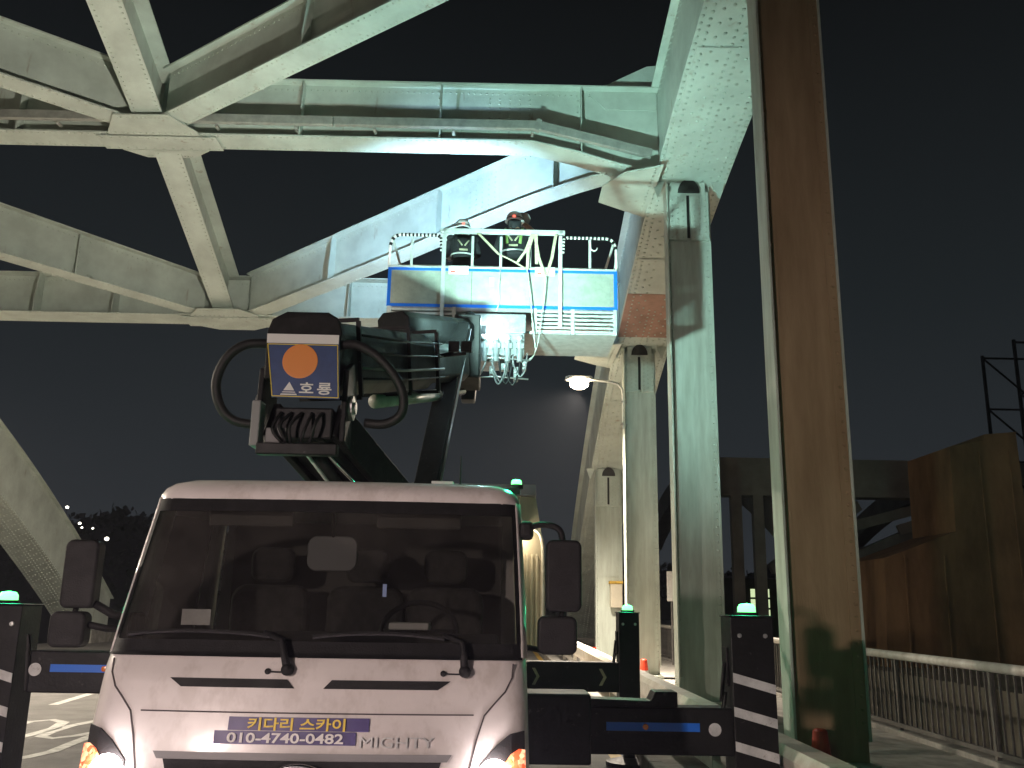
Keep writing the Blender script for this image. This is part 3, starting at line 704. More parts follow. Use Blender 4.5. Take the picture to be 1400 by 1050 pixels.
# stickers and lettering on the bonnet
def ftm(dx, z, off):
    p = on_front(dx, z, off); r = on_front(dx+.05, z, off)-on_front(dx-.05, z, off); u = on_front(dx, z+.03, off)-on_front(dx, z-.03, off)
    return frame_mtx(p, r, u)
def sticker(dx0, dx1, z0, z1):
    n_ = 10
    return front_poly('sticker', 'purple', body, ([(dx0+(dx1-dx0)*i/n_, z0) for i in range(n_+1)], [(dx0+(dx1-dx0)*i/n_, z1) for i in range(n_+1)]), .005)
s1 = sticker(-.335, .282, 1.150, 1.205); s2 = sticker(-.392, .228, 1.094, 1.148)
text('키다리 스카이', 'lettering', 'yellowt', s1, .056, ftm(-.035, 1.1775, .0105), bold=.0012, width=.43)
text('010-4740-0482', 'lettering', 'whitet', s2, .056, ftm(-.078, 1.121, .0105), bold=.0012, width=.51)
text('MIGHTY', 'nameplate', 'alu', body, .064, ftm(.405, 1.108, .008), bold=-.0002, ext=.004, width=.325)
# mirrors
def rbox(x0, x1, y0, y1, z0, z1, r, n=5):
    pts = []
    for cx, cz, a0 in ((x1-r, z1-r, 0), (x0+r, z1-r, 90), (x0+r, z0+r, 180), (x1-r, z0+r, 270)):
        for i in range(n+1): a = R(a0+90*i/n); pts.append((cx+r*math.cos(a), y0, cz+r*math.sin(a)))
    return MB().prism(pts, (0, y1-y0, 0))
def mirror(cx, y, zt_, zb_, w, name):
    o = rbox(cx-w/2, cx+w/2, y, y+.09, zb_, zt_, .035).build(name, 'black', tk, bevel=.015, seg=3)
    rbox(cx-w/2+.012, cx+w/2-.012, y+.092, y+.096, zb_+.012, zt_-.012, .03).build('mirror_glass', 'chrome', o)
    return o
ym = 4.55
mirror(.315, ym, 2.02, 1.675, .175, 'door_mirror'); mirror(.285, ym, 1.655, 1.475, .19, 'wide_mirror')
MB().tube(cr([(.13, 4.75, 2.085), (.20, 4.65, 2.10), (.27, 4.58, 2.085), (.305, ym+.04, 2.05), (.315, ym+.05, 1.95)]), .016, 8).build('mirror_arm', 'black', tk, smooth=True)
MB().tube([(.315, ym+.05, 1.70), (.305, ym+.05, 1.64)], .014, 8).build('mirror_stay', 'black', tk, smooth=True)
MB().tube([(.14, 4.75, 1.50), (.22, 4.66, 1.49), (.28, ym+.05, 1.52)], .014, 8).build('mirror_stay', 'black', tk, smooth=True)
MB().box(.10, .17, 4.68, 4.80, 2.03, 2.12).build('mirror_mount', 'black', tk, bevel=.02)
ym2 = 4.60
mirror(-2.06, ym2, 1.985, 1.655, .165, 'door_mirror'); mirror(-2.09, ym2, 1.64, 1.47, .175, 'wide_mirror')
MB().tube([(-1.80, 4.72, 1.60), (-1.90, 4.66, 1.63), (-1.99, ym2+.05, 1.68)], .02, 8).tube([(-1.80, 4.74, 1.555), (-1.92, 4.67, 1.56), (-2.02, ym2+.05, 1.58)], .017, 8).tube([(-2.07, ym2+.05, 1.68), (-2.08, ym2+.05, 1.62)], .014, 8).build('mirror_arm', 'black', tk, smooth=True)
MB().box(-1.84, -1.77, 4.66, 4.78, 1.52, 1.64).build('mirror_mount', 'black', tk, bevel=.02)
# cab interior
MB().prism([(TX-.86, 4.52, 1.30), (TX-.86, 4.50, 1.50), (TX-.86, 4.75, 1.56), (TX-.86, 5.0, 1.52), (TX-.86, 5.05, 1.15), (TX-.86, 4.6, 1.1)], (1.72, 0, 0)).build('dashboard', 'dash', tk, bevel=.03, seg=3)
MB().box(TX-.86, TX+.86, 5.99, 6.03, 1.0, 2.2).build('rear_lining', 'interior', tk)
for x in (-.52, .05, .52):
    st = rbox(TX+x-.23, TX+x+.23, 5.58, 5.72, 1.15, 1.80, .09).build('seat_back', 'seat', tk, bevel=.04, seg=3)
    rbox(TX+x-.13, TX+x+.13, 5.60, 5.69, 1.82, 2.02, .06).build('headrest', 'seat', st, bevel=.03, seg=3)
MB().tube([(TX+.42+.20*math.cos(a), 5.08+.09*math.sin(a), 1.56+.15*math.sin(a)) for a in [2*math.pi*i/28 for i in range(28)]], .016, 8, closed=True).tube([(TX+.42, 5.08, 1.56), (TX+.42, 4.9, 1.42)], .03, 8).tube([(TX+.22, 5.08, 1.56), (TX+.62, 5.08, 1.56)], .014, 6).build('steering_wheel', 'black', tk, smooth=True)
im = rbox(TX-.16, TX+.10, 4.86, 4.88, 1.86, 2.04, .05).build('interior_mirror', 'greyp', tk, bevel=.006)
rbox(TX-.155, TX+.095, 4.884, 4.888, 1.865, 2.035, .045).build('mirror_glass', 'chrome', im)
MB().tube([(TX-.03, 4.87, 2.03), (TX-.03, 4.84, 2.16)], .01, 8).build('mirror_stem', 'black', im)
MB().box(TX+.235, TX+.255, 4.92, 4.925, 1.735, 1.80).build('phone_screen', emit('dash_phone_screen', (.45, .5, .8), .35), tk)
MB().box(TX-.70, TX-.56, 4.62, 4.622, 1.585, 1.66).build('permit_card', 'conew', tk)
MB().box(TX+.30, TX+.50, 4.70, 4.86, 1.575, 1.61).build('dash_tray', 'conew', tk, bevel=.008)
for x in (-.45, .42): MB().box(TX+x-.22, TX+x+.22, 4.80, 4.83, 2.08, 2.18).build('sun_visor', 'interior', tk, bevel=.01)
MB().box(TX-.30, TX+.45, 6.0, 6.012, 1.62, 2.02).build('rear_window', 'sglass', tk)
# chassis, wheels
MB().box(TX-.45, TX-.33, 4.6, 11.9, .62, .86).box(TX+.33, TX+.45, 4.6, 11.9, .62, .86).build('chassis_rail', 'blackm', tk)
MB().box(TX-.98, TX+.98, 7.9, 11.9, .98, 1.08).build('deck', 'blackm', tk, bevel=.01)
for y in (5.2, 10.2):
    for s in (-1, 1):
        w_ = MB().lathe((TX+s*.74, y, .39), [(.2, -.12), (.36, -.12), (.39, -.09), (.39, .09), (.36, .12), (.2, .12)], 28, axis=(s, 0, 0)).build('wheel', 'rubber', tk, smooth=True)
        MB().lathe((TX+s*.74, y, .39), [(.22, .05), (.2, .125), (.09, .08), (.07, .13), (0, .131)], 20, axis=(s, 0, 0)).build('rim', 'alu', w_, smooth=True)

# outriggers
def outrigger(side, xa, xb, y, zb, h, px, zt_, w, front, beac):
    b = MB().box(min(xa, xb), max(xa, xb), y-.10, y+.10, zb, zb+h).build('outrigger_beam', 'blackm', tk, bevel=.012)
    ox = max(xa, xb) if side > 0 else min(xa, xb)
    leg = MB().box(px-w/2, px+w/2, y-.14, y+.14, .42, zt_).box(px-w/2-.01, px+w/2+.01, y-.15, y+.15, zt_, zt_+.012).build('outrigger_leg', 'blackm', tk, bevel=.01)
    MB().cyl((px, y, .08), (px, y, .43), .07).build('jack_rod', 'chrome', leg, smooth=True)
    MB().lathe((px, y, 0.0), [(.26, .01), (.26, .05), (.1, .09)], 20).build('jack_pad', 'blackm', leg)
    MB().box(px-w/2-.02, px-w/2-.002, y-.06, y+.06, zt_-.45, zt_-.2).build('lock_plate', 'blackm', leg, bevel=.004)
    for q in (-.3, .3): MB().lathe((px+q*w, y-.14, zt_-.12), [(.016, 0), (.014, .012), (0, .013)], 8, axis=(0, -1, 0)).build('bolt', 'alu', leg)
    MB().tube([(px-side*(w/2+.03), y-.05, zt_-.3), (px-side*(w/2+.06), y-.06, zt_-.55), (px-side*(w/2+.035), y-.07, zb+h+.1), (px-side*(w/2+.07), y-.06, zb+h*.6)], .014, 6).build('hose', 'rubber', leg, smooth=True)
    yy = y-.147
    if front:
        zz = zt_-.36
        while zz > .5:
            pts = [(px-w/2+.004, yy, zz), (px+w/2-.004, yy, zz-.075), (px+w/2-.004, yy, zz-.135), (px-w/2+.004, yy, zz-.06)]
            MB().prism(pts, (0, .005, 0)).build('reflective_stripe', 'reflect', leg); zz -= .215
        xx = px-side*(w/2+.12)
        MB().lathe((xx, y-.102, zb+h*.55), [(.042, 0), (.042, .004), (0, .005)], 20, axis=(0, -1, 0)).build('reflector_disc', 'reflect', b)
        x2 = xx-side*.10
        MB().box(min(x2, x2-side*.62), max(x2, x2-side*.62), y-.106, y-.102, zb+h*.5, zb+h*.68).build('blue_stripe', 'blue', b)
        MB().lathe((x2-side*.36, y-.104, zb+h*.59), [(.02, 0), (.018, .012), (0, .014)], 12, axis=(0, -1, 0)).build('side_marker', 'amber', b)
    else:
        for q in (.30, 1.05):
            cx = px-side*q
            MB().prism([(cx-.04, yy+.04, zb+h*.78), (cx-.005, yy+.04, zb+h*.78), (cx+.045, yy+.04, zb+h*.5), (cx-.005, yy+.04, zb+h*.22), (cx-.04, yy+.04, zb+h*.22), (cx+.01, yy+.04, zb+h*.5)], (0, .006, 0)).build('chevron', 'strap', b)
        MB().box(px-side*1.5-.02, px-side*1.5+.02, y-.12, y-.101, zb-.1, zb+h+.28).build('guide_bar', 'blackm', b)
    beacon(leg, (px+beac, y-.02, zt_+.012), .062, 14)
outrigger(1, -.2, 1.60, 6.5, .76, .30, 1.71, 1.65, .29, True, .0)
outrigger(-1, -1.5, -3.12, 6.5, 1.09, .27, -3.33, 1.65, .27, True, -.03)
outrigger(1, -.2, 1.40, 10.8, .78, .32, 1.475, 1.64, .23, False, 0)
outrigger(-1, -1.5, -2.95, 10.8, .78, .32, -3.05, 1.55, .23, False, 0)
MB().prism([(.20, 6.38, 1.06), (1.2, 6.38, 1.06), (1.2, 6.38, 1.16), (1.05, 6.38, 1.16), (1.02, 6.38, 1.10), (.20, 6.38, 1.12)], (0, .2, 0)).build('outrigger_box', 'blackm', tk, bevel=.008)
MB().box(.02, .62, 6.34, 6.72, .70, 1.14).build('outrigger_housing', 'blackm', tk, bevel=.015)

# ------------------------------------------------------------------ turntable and boom
MB().cyl((TX, 9.2, 1.08), (TX, 9.2, 1.5), .55, n=28).build('turntable', 'blackm', tk, bevel=.02)
MB().prism([(TX-.35, 8.7, 1.5), (TX-.35, 9.7, 1.5), (TX-.35, 9.55, 2.55), (TX-.35, 8.95, 2.55)], (.12, 0, 0)).prism([(TX+.25, 8.7, 1.5), (TX+.25, 9.7, 1.5), (TX+.25, 9.55, 2.55), (TX+.25, 8.95, 2.55)], (.12, 0, 0)).build('pedestal', 'blackm', tk, bevel=.015)
# riser: from the pedestal up and forward to the tail hinge
TLX, TLY = -1.58, 7.0
riser = MB()
for s in (-1, 1):
    a0 = Vector((TX+s*.30, 9.1, 2.25)); a1 = Vector((TLX+s*.26, TLY+.18, 3.12))
    riser.bar(a0, a1, .07, .30)
riser.bar((TX, 9.1, 2.22), (TLX, TLY+.25, 3.02), .40, .16)
riser.build('riser_arm', 'blackm', tk, bevel=.01)
rc = MB().tube([(TX-.18, 8.9, 2.05), (TLX+.10, TLY+.35, 2.85)], .05, 12).build('riser_cylinder', 'blackm', tk, smooth=True)
MB().tube([(TX-.05, 8.2, 2.35), (TLX+.12, TLY+.28, 2.92)], .02, 10).build('cylinder_rod', 'chrome', rc, smooth=True)
MB().tube([(TX-.20, 8.4, 2.12), (TLX+.02, TLY+.2, 2.86)], .014, 8).build('hydraulic_pipe', 'alu', rc, smooth=True)
# hinge cheeks and yoke
for s in (-1, 1):
    x = TLX+s*.31
    ch = [(x, TLY+.02, 2.92), (x, TLY+.40, 2.90), (x, TLY+.52, 3.35), (x, TLY+.30, 3.62), (x, TLY+.06, 3.50)]
    MB().prism(ch, (s*.045, 0, 0)).build('hinge_cheek', 'blackm', tk, bevel=.01)
    MB().lathe((x+s*.045, TLY+.2, 3.22), [(.10, 0), (.10, .03), (.05, .035), (.05, .05), (0, .051)], 18, axis=(s, 0, 0)).build('hinge_pin', 'alu', tk, smooth=False)
MB().box(TLX-.36, TLX-.29, TLY-.06, TLY+.1, 2.86, 3.22).build('yoke_bracket', 'greyp', tk, bevel=.01)
MB().bar((TLX-.30, TLY-.03, 2.84), (TLX+.32, TLY-.03, 2.84), .10, .09).build('yoke_crossbar', 'blackm', tk, bevel=.01)
MB().box(TLX-.22, TLX+.24, TLY+.10, TLY+.5, 2.95, 3.2).build('valve_block', 'blackm', tk, bevel=.015)
for i in range(5):
    MB().tube(cr([(TLX-.16+i*.08, TLY+.08, 3.15), (TLX-.18+i*.08+random.uniform(-.05, .05), TLY-.03, 3.02+random.uniform(-.03, .04)), (TLX-.14+i*.07+random.uniform(-.06, .06), TLY+.0, 2.9)]), .014, 6).build('valve_hose', 'rubber', tk, smooth=True)
MB().box(TLX-.26, TLX-.10, TLY+.02, TLY+.12, 2.9, 3.02).build('valve_fitting', 'greyp', tk, bevel=.01)
# boom sections
def beam(pa, pb_, w0, h0, w1, h1, name, m, bev=.03):
    a, b = Vector(pa), Vector(pb_); t = (b-a).normalized(); sd = t.cross(Vector((0, 0, 1))).normalized(); u = sd.cross(t)
    ch = .22
    def ring(c, w, h):
        w, h = w/2, h/2; k = min(w, h)*ch*2
        return [c+sd*x+u*y for x, y in ((-w, -h+k), (-w+k, -h), (w-k, -h), (w, -h+k), (w, h-k), (w-k, h), (-w+k, h), (-w, h-k))]
    r0, r1 = ring(a, w0, h0), ring(b, w1, h1)
    mb = MB().add(r0+r1, [tuple(range(8))[::-1], tuple(range(8, 16))]+[(i, (i+1) % 8, 8+(i+1) % 8, 8+i) for i in range(8)])
    return mb.build(name, m, tk, bevel=bev)
bt = Vector((TLX, TLY+.12, 3.60)); bh = Vector((-.62, 11.4, 4.72))
beam(bt, bt+(bh-bt)*.62, .52, .62, .50, .60, 'main_boom', 'boom')
beam(bt+(bh-bt)*.6, bh, .40, .48, .38, .46, 'inner_boom', 'boom', .02)
bd = (bh-bt).normalized(); bs = bd.cross(Vector((0, 0, 1))).normalized(); bu = bs.cross(bd)
for q, w in ((.10, .03), (.40, .04), (.615, .06)):
    p = bt+(bh-bt)*q
    mb = MB()
    for a, b in ((bs*.275-bu*.32, bs*.275+bu*.32), (bs*-.275-bu*.32, bs*-.275+bu*.32), (bs*-.28+bu*.33, bs*.28+bu*.33), (bs*-.28-bu*.33, bs*.28-bu*.33)):
        mb.bar(p+a, p+b, w, .035, up=bs if abs((b-a).dot(bu)) > .3 else bu)
    mb.build('boom_collar', 'blackm', tk)
for hgt, r_ in ((.20, .012), (.06, .010), (-.08, .016), (-.17, .010)):
    MB().tube([bt+bd*.5+bs*.285+bu*hgt, bt+bd*1.6+bs*.29+bu*(hgt-.02), bt+bd*3.0+bs*.28+bu*hgt], r_, 6).build('boom_pipe', 'blackm' if r_ < .016 else 'greyp', tk, smooth=True)
# black tail cap
cap = MB().prism([(TLX-.30, TLY-.02, 3.40), (TLX-.30, TLY-.02, 3.80), (TLX-.27, TLY-.01, 3.90), (TLX-.16, TLY, 3.965), (TLX+.17, TLY, 3.965), (TLX+.26, TLY-.01, 3.91), (TLX+.29, TLY-.02, 3.80), (TLX+.27, TLY-.02, 3.40)], (0, .25, 0)).build('boom_tail_cap', 'black', tk, bevel=.02)
# sign board on the tail (tilted), blue with orange disc
ux, uy = Vector((1, 0, -.004)), Vector((.0, -.03, -1)).normalized()
bo = Vector((TLX-.285, TLY-.06, 3.755))
sb = MB().prism([bo, bo+ux*.565, bo+ux*.60+uy*.52, bo+ux*.075+uy*.515], (0, .012, 0)).build('sign_board', 'navy', tk)
MB().prism([bo+Vector((0, -.004, 0)), bo+ux*.565+Vector((0, -.004, 0)), bo+ux*.566+uy*.075+Vector((0, -.004, 0)), bo+ux*.003+uy*.075+Vector((0, -.004, 0))], (0, .003, 0)).build('board_header', 'whitet', sb)
def edge(a, b): MB().bar(bo+ux*a[0]+uy*a[1]+Vector((0, -.003, 0)), bo+ux*b[0]+uy*b[1]+Vector((0, -.003, 0)), .006, .006).build('board_border', 'yellowt', sb)
edge((.012, .085), (.08, .505)); edge((.08, .505), (.592, .510)); edge((.592, .510), (.56, .085)); edge((.012, .085), (.56, .085))
MB().lathe(bo+ux*.275+uy*.222+Vector((0, -.002, 0)), [(.138, 0), (.138, .003), (.130, .0035)], 40, axis=(0, -1, 0)).build('board_disc', 'orange', sb)
tm = frame_mtx(bo+ux*.41+uy*.440+Vector((0, -.003, 0)), ux, -uy)
text('호룡', 'lettering', 'whitet', sb, .105, tm, bold=.002, spacing=1.3, width=.25)
tri = bo+ux*.205+uy*.445+Vector((0, -.004, 0))
MB().prism([tri+ux*-.065-uy*-.05, tri+ux*.065-uy*-.05, tri-uy*.055], (0, .002, 0)).build('board_logo', 'whitet', sb)
for q in (.015, .032): MB().prism([tri+ux*-.07+uy*(q)+Vector((0, -.003, 0)), tri+ux*.07+uy*(q)+Vector((0, -.003, 0)), tri+ux*.07+uy*(q+.008)+Vector((0, -.003, 0)), tri+ux*-.07+uy*(q+.008)+Vector((0, -.003, 0))], (0, .001, 0)).build('board_logo', 'navy', sb)
# big hose loops either side of the tail
MB().tube(cr([(TLX-.28, TLY+.05, 3.70), (TLX-.46, TLY+.0, 3.68), (TLX-.60, TLY-.02, 3.56), (TLX-.67, TLY, 3.37), (TLX-.63, TLY+.03, 3.18), (TLX-.52, TLY+.06, 3.075), (TLX-.36, TLY+.08, 3.05)]), .038, 10).build('hose_loop', 'rubber', tk, smooth=True)
MB().tube(cr([(TLX+.27, TLY+.05, 3.70), (TLX+.42, TLY+.0, 3.69), (TLX+.60, TLY-.02, 3.58), (TLX+.74, TLY, 3.42), (TLX+.80, TLY+.02, 3.27), (TLX+.78, TLY+.04, 3.14), (TLX+.66, TLY+.06, 3.07), (TLX+.50, TLY+.08, 3.08)]), .038, 10).build('hose_loop', 'rubber', tk, smooth=True)
# upper jib (black box), back strut, cylinders
beam((-1.30, 10.3, 4.86), (-.50, 12.25, 5.38), .42, .36, .42, .36, 'jib', 'blackm', .015)
MB().prism([(-.68, 12.0, 4.70), (-.68, 12.5, 4.62), (-.68, 12.6, 5.50), (-.68, 11.9, 5.56)], (.36, 0, 0)).build('jib_head', 'blackm', tk, bevel=.02)
MB().bar((-.86, 9.6, 2.40), (-.58, 11.55, 5.25), .26, .20).build('lift_strut', 'blackm', tk, bevel=.015)
MB().tube([(-.72, 9.58, 2.42), (-.44, 11.5, 5.22)], .013, 8).build('strut_edge_pipe', 'alu', tk, smooth=True)
MB().lathe((-1.05, 9.55, 2.42), [(.12, 0), (.12, .42), (.06, .43), (.06, .46)], 18, axis=(1, 0, 0)).build('strut_pivot', 'blackm', tk, smooth=False)
MB().tube([(-1.25, 8.75, 3.62), (-.78, 10.6, 4.12)], .07, 14).build('lift_cylinder', 'railw', tk, smooth=True)
MB().tube([(-.79, 10.55, 4.11), (-.52, 11.6, 4.40)], .045, 12).build('lift_rod', 'chrome', tk, smooth=True)

# assumed flood lamps clamped to the boom: two aimed at the bracing, one at the hangers; left head added to brighten the left bracing
for (hx_, hy_, hz_), pw, aim_, sp_, cl_, bx_ in (((-.56, 9.93, 4.52), 1450, (-.9, 15.6, 10.9), 86, (.55, .95, .86), -.74), ((-.42, 9.93, 4.52), 1800, (3.4, 14.5, 7.6), 92, (.55, .95, .86), -.74), ((-1.86, 9.05, 4.02), 1900, (-10.5, 18, 9.4), 100, (1, .96, .82), -1.44)):
    tl_ = MB().box(hx_-.06, hx_+.06, hy_-.07, hy_, hz_-.06, hz_+.06).build('flood_lamp', 'black', tk, bevel=.008)
    MB().box(hx_-.05, hx_+.05, hy_+.002, hy_+.008, hz_-.05, hz_+.05).build('lamp_glass', 'e_work', tl_)
    MB().bar((hx_, hy_-.05, hz_-.08), (bx_, hy_-.05, hz_-.12), .03, .03).build('lamp_bracket', 'black', tl_)
    light('SPOT', tl_, (hx_, hy_+.05, hz_+.03), cl_, pw, aim=aim_, size=.07, spot=sp_, blend=1, name='work_light')

# ================================================================== WORK PLATFORM
PX0, PX1, PY0, PY1 = -1.75, 1.68, 13.0, 14.25
ZD, ZP0, ZP1, ZR = 5.62, 6.03, 6.62, 7.16
pf = thing('work_platform', 'long aerial work platform with blue edged panel and railings', 'work platform', (-.3, 13.6, ZD))
MB().box(PX0, PX1, PY0+.02, PY1, 5.96, 6.02).build('floor', 'alu', pf)
for i in range(6):
    z = ZD+.03+i*.062
    MB().box(.48, PX1-.02, PY0-.004, PY0+.03, z, z+.036).build('side_slat', 'wgrey', pf, bevel=.006)
    MB().box(PX0+.06, -.75, PY0-.004, PY0+.03, z, z+.036).build('side_slat', 'wgrey', pf, bevel=.006)
MB().box(PX0, PX1, PY0+.04, PY1, ZD+.02, ZD+.06).build('under_tray', 'wgrey', pf)
for x in (PX0+.03, -.75, .46, 1.02, PX1-.03): MB().box(x-.03, x+.03, PY0-.012, PY0+.05, ZD, 6.02).build('side_rib', 'wgrey', pf, bevel=.006)
xs = [PX0, -.93, -.50, -.07, .37, .83, PX1]
for a, b in zip(xs, xs[1:]):
    MB().box(a+.003, b-.003, PY0+.004, PY0+.016, ZP0, ZP1).build('panel_sheet', 'panel', pf)
for x0, x1, z0, z1 in ((PX0-.01, PX1+.01, ZP1-.03, ZP1+.01), (PX0-.01, PX1+.01, ZP0-.015, ZP0+.03), (PX0-.01, PX0+.04, ZP0+.031, ZP1-.031), (PX1-.04, PX1+.01, ZP0+.031, ZP1-.031)):
    MB().box(x0, x1, PY0-.006, PY0+.003, z0, z1).build('blue_border', 'blue', pf)
MB().box(PX0-.015, PX1+.015, PY0-.012, PY0+.03, ZP1+.011, ZP1+.045).build('panel_rail', 'wgrey', pf, bevel=.006)
for x in (-.93, .83):
    MB().box(x-.03, x+.03, PY0-.045, PY0-.013, ZD+.1, ZR+.02).build('front_post', 'wgrey', pf, bevel=.006)
for x in (PX0+.33, -.50, -.07, .37, PX1-.40):
    MB().box(x-.02, x+.02, PY0-.0, PY0+.03, ZP1+.046, ZR).build('rail_post', 'wgrey', pf, bevel=.005)
MB().box(-1.0, .90, PY0-.06, PY0+.02, ZR+.03, ZR+.10).build('top_bar', 'wgrey', pf, bevel=.012)
MB().lathe((-.93, PY0-.06, ZR+.065), [(.03, 0), (.03, .006), (.012, .007)], 14, axis=(0, -1, 0)).lathe((.83, PY0-.06, ZR+.065), [(.03, 0), (.03, .006), (.012, .007)], 14, axis=(0, -1, 0)).build('bar_bolts', 'alu', pf)
def striped(x0, x1, xin):
    s = 1 if x1 > x0 else -1
    path = [(x0, PY0, ZP1+.05), (x0, PY0, ZR-.20), (x0+s*.02, PY0, ZR-.10), (x0+s*.07, PY0, ZR-.03), (x0+s*.15, PY0, ZR), (x1, PY0, ZR)]
    if xin: path += [(x1+s*.05, PY0, ZR-.03), (x1+s*.06, PY0, ZR-.25)]
    t = MB().tube(path, .024, 10).build('end_rail', 'conew', pf, smooth=True)
    mb = MB(); P_ = [Vector(p) for p in path[1:]]
    for a, b in zip(P_, P_[1:]):
        L = (b-a).length; k = max(1, int(L/.055))
        for i in range(k):
            c = a+(b-a)*((i+.2)/k); d = a+(b-a)*((i+.65)/k); mb.tube([c, d], .0262, 10)
    mb.build('black_bands', 'black', t, smooth=True, stuff=True)
striped(PX0+.0, -1.03, True); striped(PX1-.0, .93, True)
for x in (PX0+.02, PX1-.02):
    MB().tube([(x, PY0+.1, ZR-.02), (x, PY1, ZR-.02)], .022, 8).tube([(x, PY1, 6.02), (x, PY1, ZR)], .022, 8).build('side_rail', 'wgrey', pf, smooth=True)
MB().tube([(PX0, PY1, ZR-.02), (PX1, PY1, ZR-.02)], .022, 8).build('rear_rail', 'wgrey', pf, smooth=True)
MB().tube([(PX0+.35, PY1-.05, 6.84), (PX0+.38, PY1-.05, 6.87), (-.95, PY1-.05, 6.87)], .02, 8).tube([(.9, PY1-.05, 6.87), (1.45, PY1-.05, 6.87), (1.5, PY1-.05, 6.83)], .02, 8).build('tool_rail', 'wgrey', pf, smooth=True)
for x in (-1.3, -.4, .1, .6, 1.25): MB().tube([(x, PY1, 6.02), (x, PY1, ZR-.02)], .018, 8).build('rear_post', 'wgrey', pf, smooth=True)
MB().tube([(PX1-.34+.05*math.cos(a), PY0-.02, ZR-.16-.05*math.sin(a)) for a in [math.pi*i/10 for i in range(11)]]+[(PX1-.39, PY0-.02, ZR-.08), (PX1-.385, PY0-.02, ZR-.02)], .010, 6).build('hook', 'conew', pf, smooth=True)
for x, w in ((-.70, .30), (.60, .30)):
    sg = MB().box(x-w/2, x+w/2, PY0-.05, PY0-.046, ZP1-.10, ZP1+.035).build('notice_sheet', 'whitet', pf)
    MB().box(x-w/2+.03, x-w/2+.10, PY0-.052, PY0-.0505, ZP1-.07, ZP1-.05).build('notice_print', 'cone', sg)
MB().box(-.235, -.165, PY0-.02, PY0-.01, 6.35, 6.50).build('switch_box', 'conew', pf, bevel=.01)
# webbing straps and ropes
def flat(path, w, name, m):
    A_ = [(p[0]-w/2, p[1], p[2]) for p in path]; B_ = [(p[0]+w/2, p[1], p[2]) for p in path]
    return MB().grid([A_, B_]).build(name, m, pf, solid=.006)
for pth in ([(-.42, 12.93, 7.18), (-.1, 12.92, 6.84), (.12, 12.93, 6.74), (.33, 12.92, 6.60)],
            [(.40, 12.93, 7.18), (.30, 12.92, 6.90), (.18, 12.93, 6.72)], [(.42, 12.92, 7.18), (.34, 12.92, 6.9), (.33, 12.92, 6.60)],
            [(.44, 12.93, 7.18), (.50, 12.92, 6.80), (.60, 12.91, 6.52)], [(.76, 12.93, 7.18), (.70, 12.92, 6.80), (.62, 12.91, 6.52)],
            [(.46, 12.925, 7.18), (.47, 12.925, 6.7)]):
    flat(pth, .045, 'webbing_strap', 'strap')
for pth in ([(.33, 12.91, 6.60), (.38, 12.9, 6.2), (.42, 12.88, 5.7), (.46, 12.85, 5.35), (.40, 12.8, 5.2), (.25, 12.78, 5.12)], [(.61, 12.9, 6.5), (.58, 12.9, 6.1), (.52, 12.88, 5.6), (.46, 12.85, 5.3), (.36, 12.8, 5.15), (.22, 12.8, 5.15)],
            [(-.07, 12.95, 6.62), (-.09, 12.94, 6.3), (-.08, 12.95, 6.1), (-.12, 12.95, 5.95)]):
    MB().tube(cr(pth), .010, 6).build('hanging_rope', 'rope', pf, smooth=True)
# support head, rotator and hydraulic manifold under the floor
MB().cyl((-.25, 13.35, 5.2), (-.25, 13.35, 5.66), .30, n=24).build('rotator', 'hydr', pf, bevel=.015)
MB().box(-.62, .32, 12.78, 12.98, 5.56, 5.86).build('support_bracket', 'hydr', pf, bevel=.02)
MB().box(-.36, .30, 12.70, 12.95, 5.20, 5.55).build('manifold', 'hydr', pf, bevel=.02)
for i in range(4):
    x = -.28+i*.17
    c = MB().cyl((x, 12.68, 5.10), (x, 12.68, 5.42), .045, n=12).box(x-.06, x+.06, 12.64, 12.70, 5.30, 5.37).build('valve', 'hydr', pf)
    MB().lathe((x, 12.64, 5.45), [(.035, 0), (.035, .03), (.015, .035)], 10, axis=(0, -1, 0)).build('valve_knob', 'alu', c)
for i in range(7):
    x = -.36+i*.10; dx = random.uniform(.10, .26)*random.choice((-1, 1)); l = random.uniform(.16, .40)
    MB().tube(cr([(x, 12.70, 5.22), (x, 12.66, 5.08), (x+dx*.15, 12.64, 5.12-l*.7), (x+dx*.5, 12.64, 5.06-l), (x+dx*.85, 12.66, 5.12-l*.7), (x+dx, 12.72, 5.25)]), .013, 8).build('hydraulic_hose', ('rubber', 'hydr', 'greyp')[i % 3], pf, smooth=True)
for i, (x, z, w, h) in enumerate(((-.40, 5.02, .10, .16), (-.16, 4.98, .08, .12), (.02, 5.04, .12, .10), (.18, 4.94, .07, .20), (.30, 5.06, .06, .12))):
    vb = MB().box(x-w/2, x+w/2, 12.70, 12.84, z-h/2, z+h/2).build('valve_block', 'hydr', pf, bevel=.01)
    MB().lathe((x, 12.70, z), [(.022, 0), (.022, .02), (.012, .024), (.012, .05), (0, .051)], 8, axis=(0, -1, 0)).build('hose_union', 'alu', vb)
for z in (5.14, 4.86): MB().tube([(-.45, 12.68, z), (-.1, 12.67, z+.02), (.36, 12.68, z-.01)], .012, 8).build('hydraulic_pipe', 'alu', pf, smooth=True)
MB().prism([(-.60, 12.72, 4.55), (-.40, 12.72, 4.55), (-.36, 12.72, 5.2), (-.62, 12.72, 5.5)], (0, .3, 0)).build('jib_knuckle', 'blackm', pf, bevel=.02)
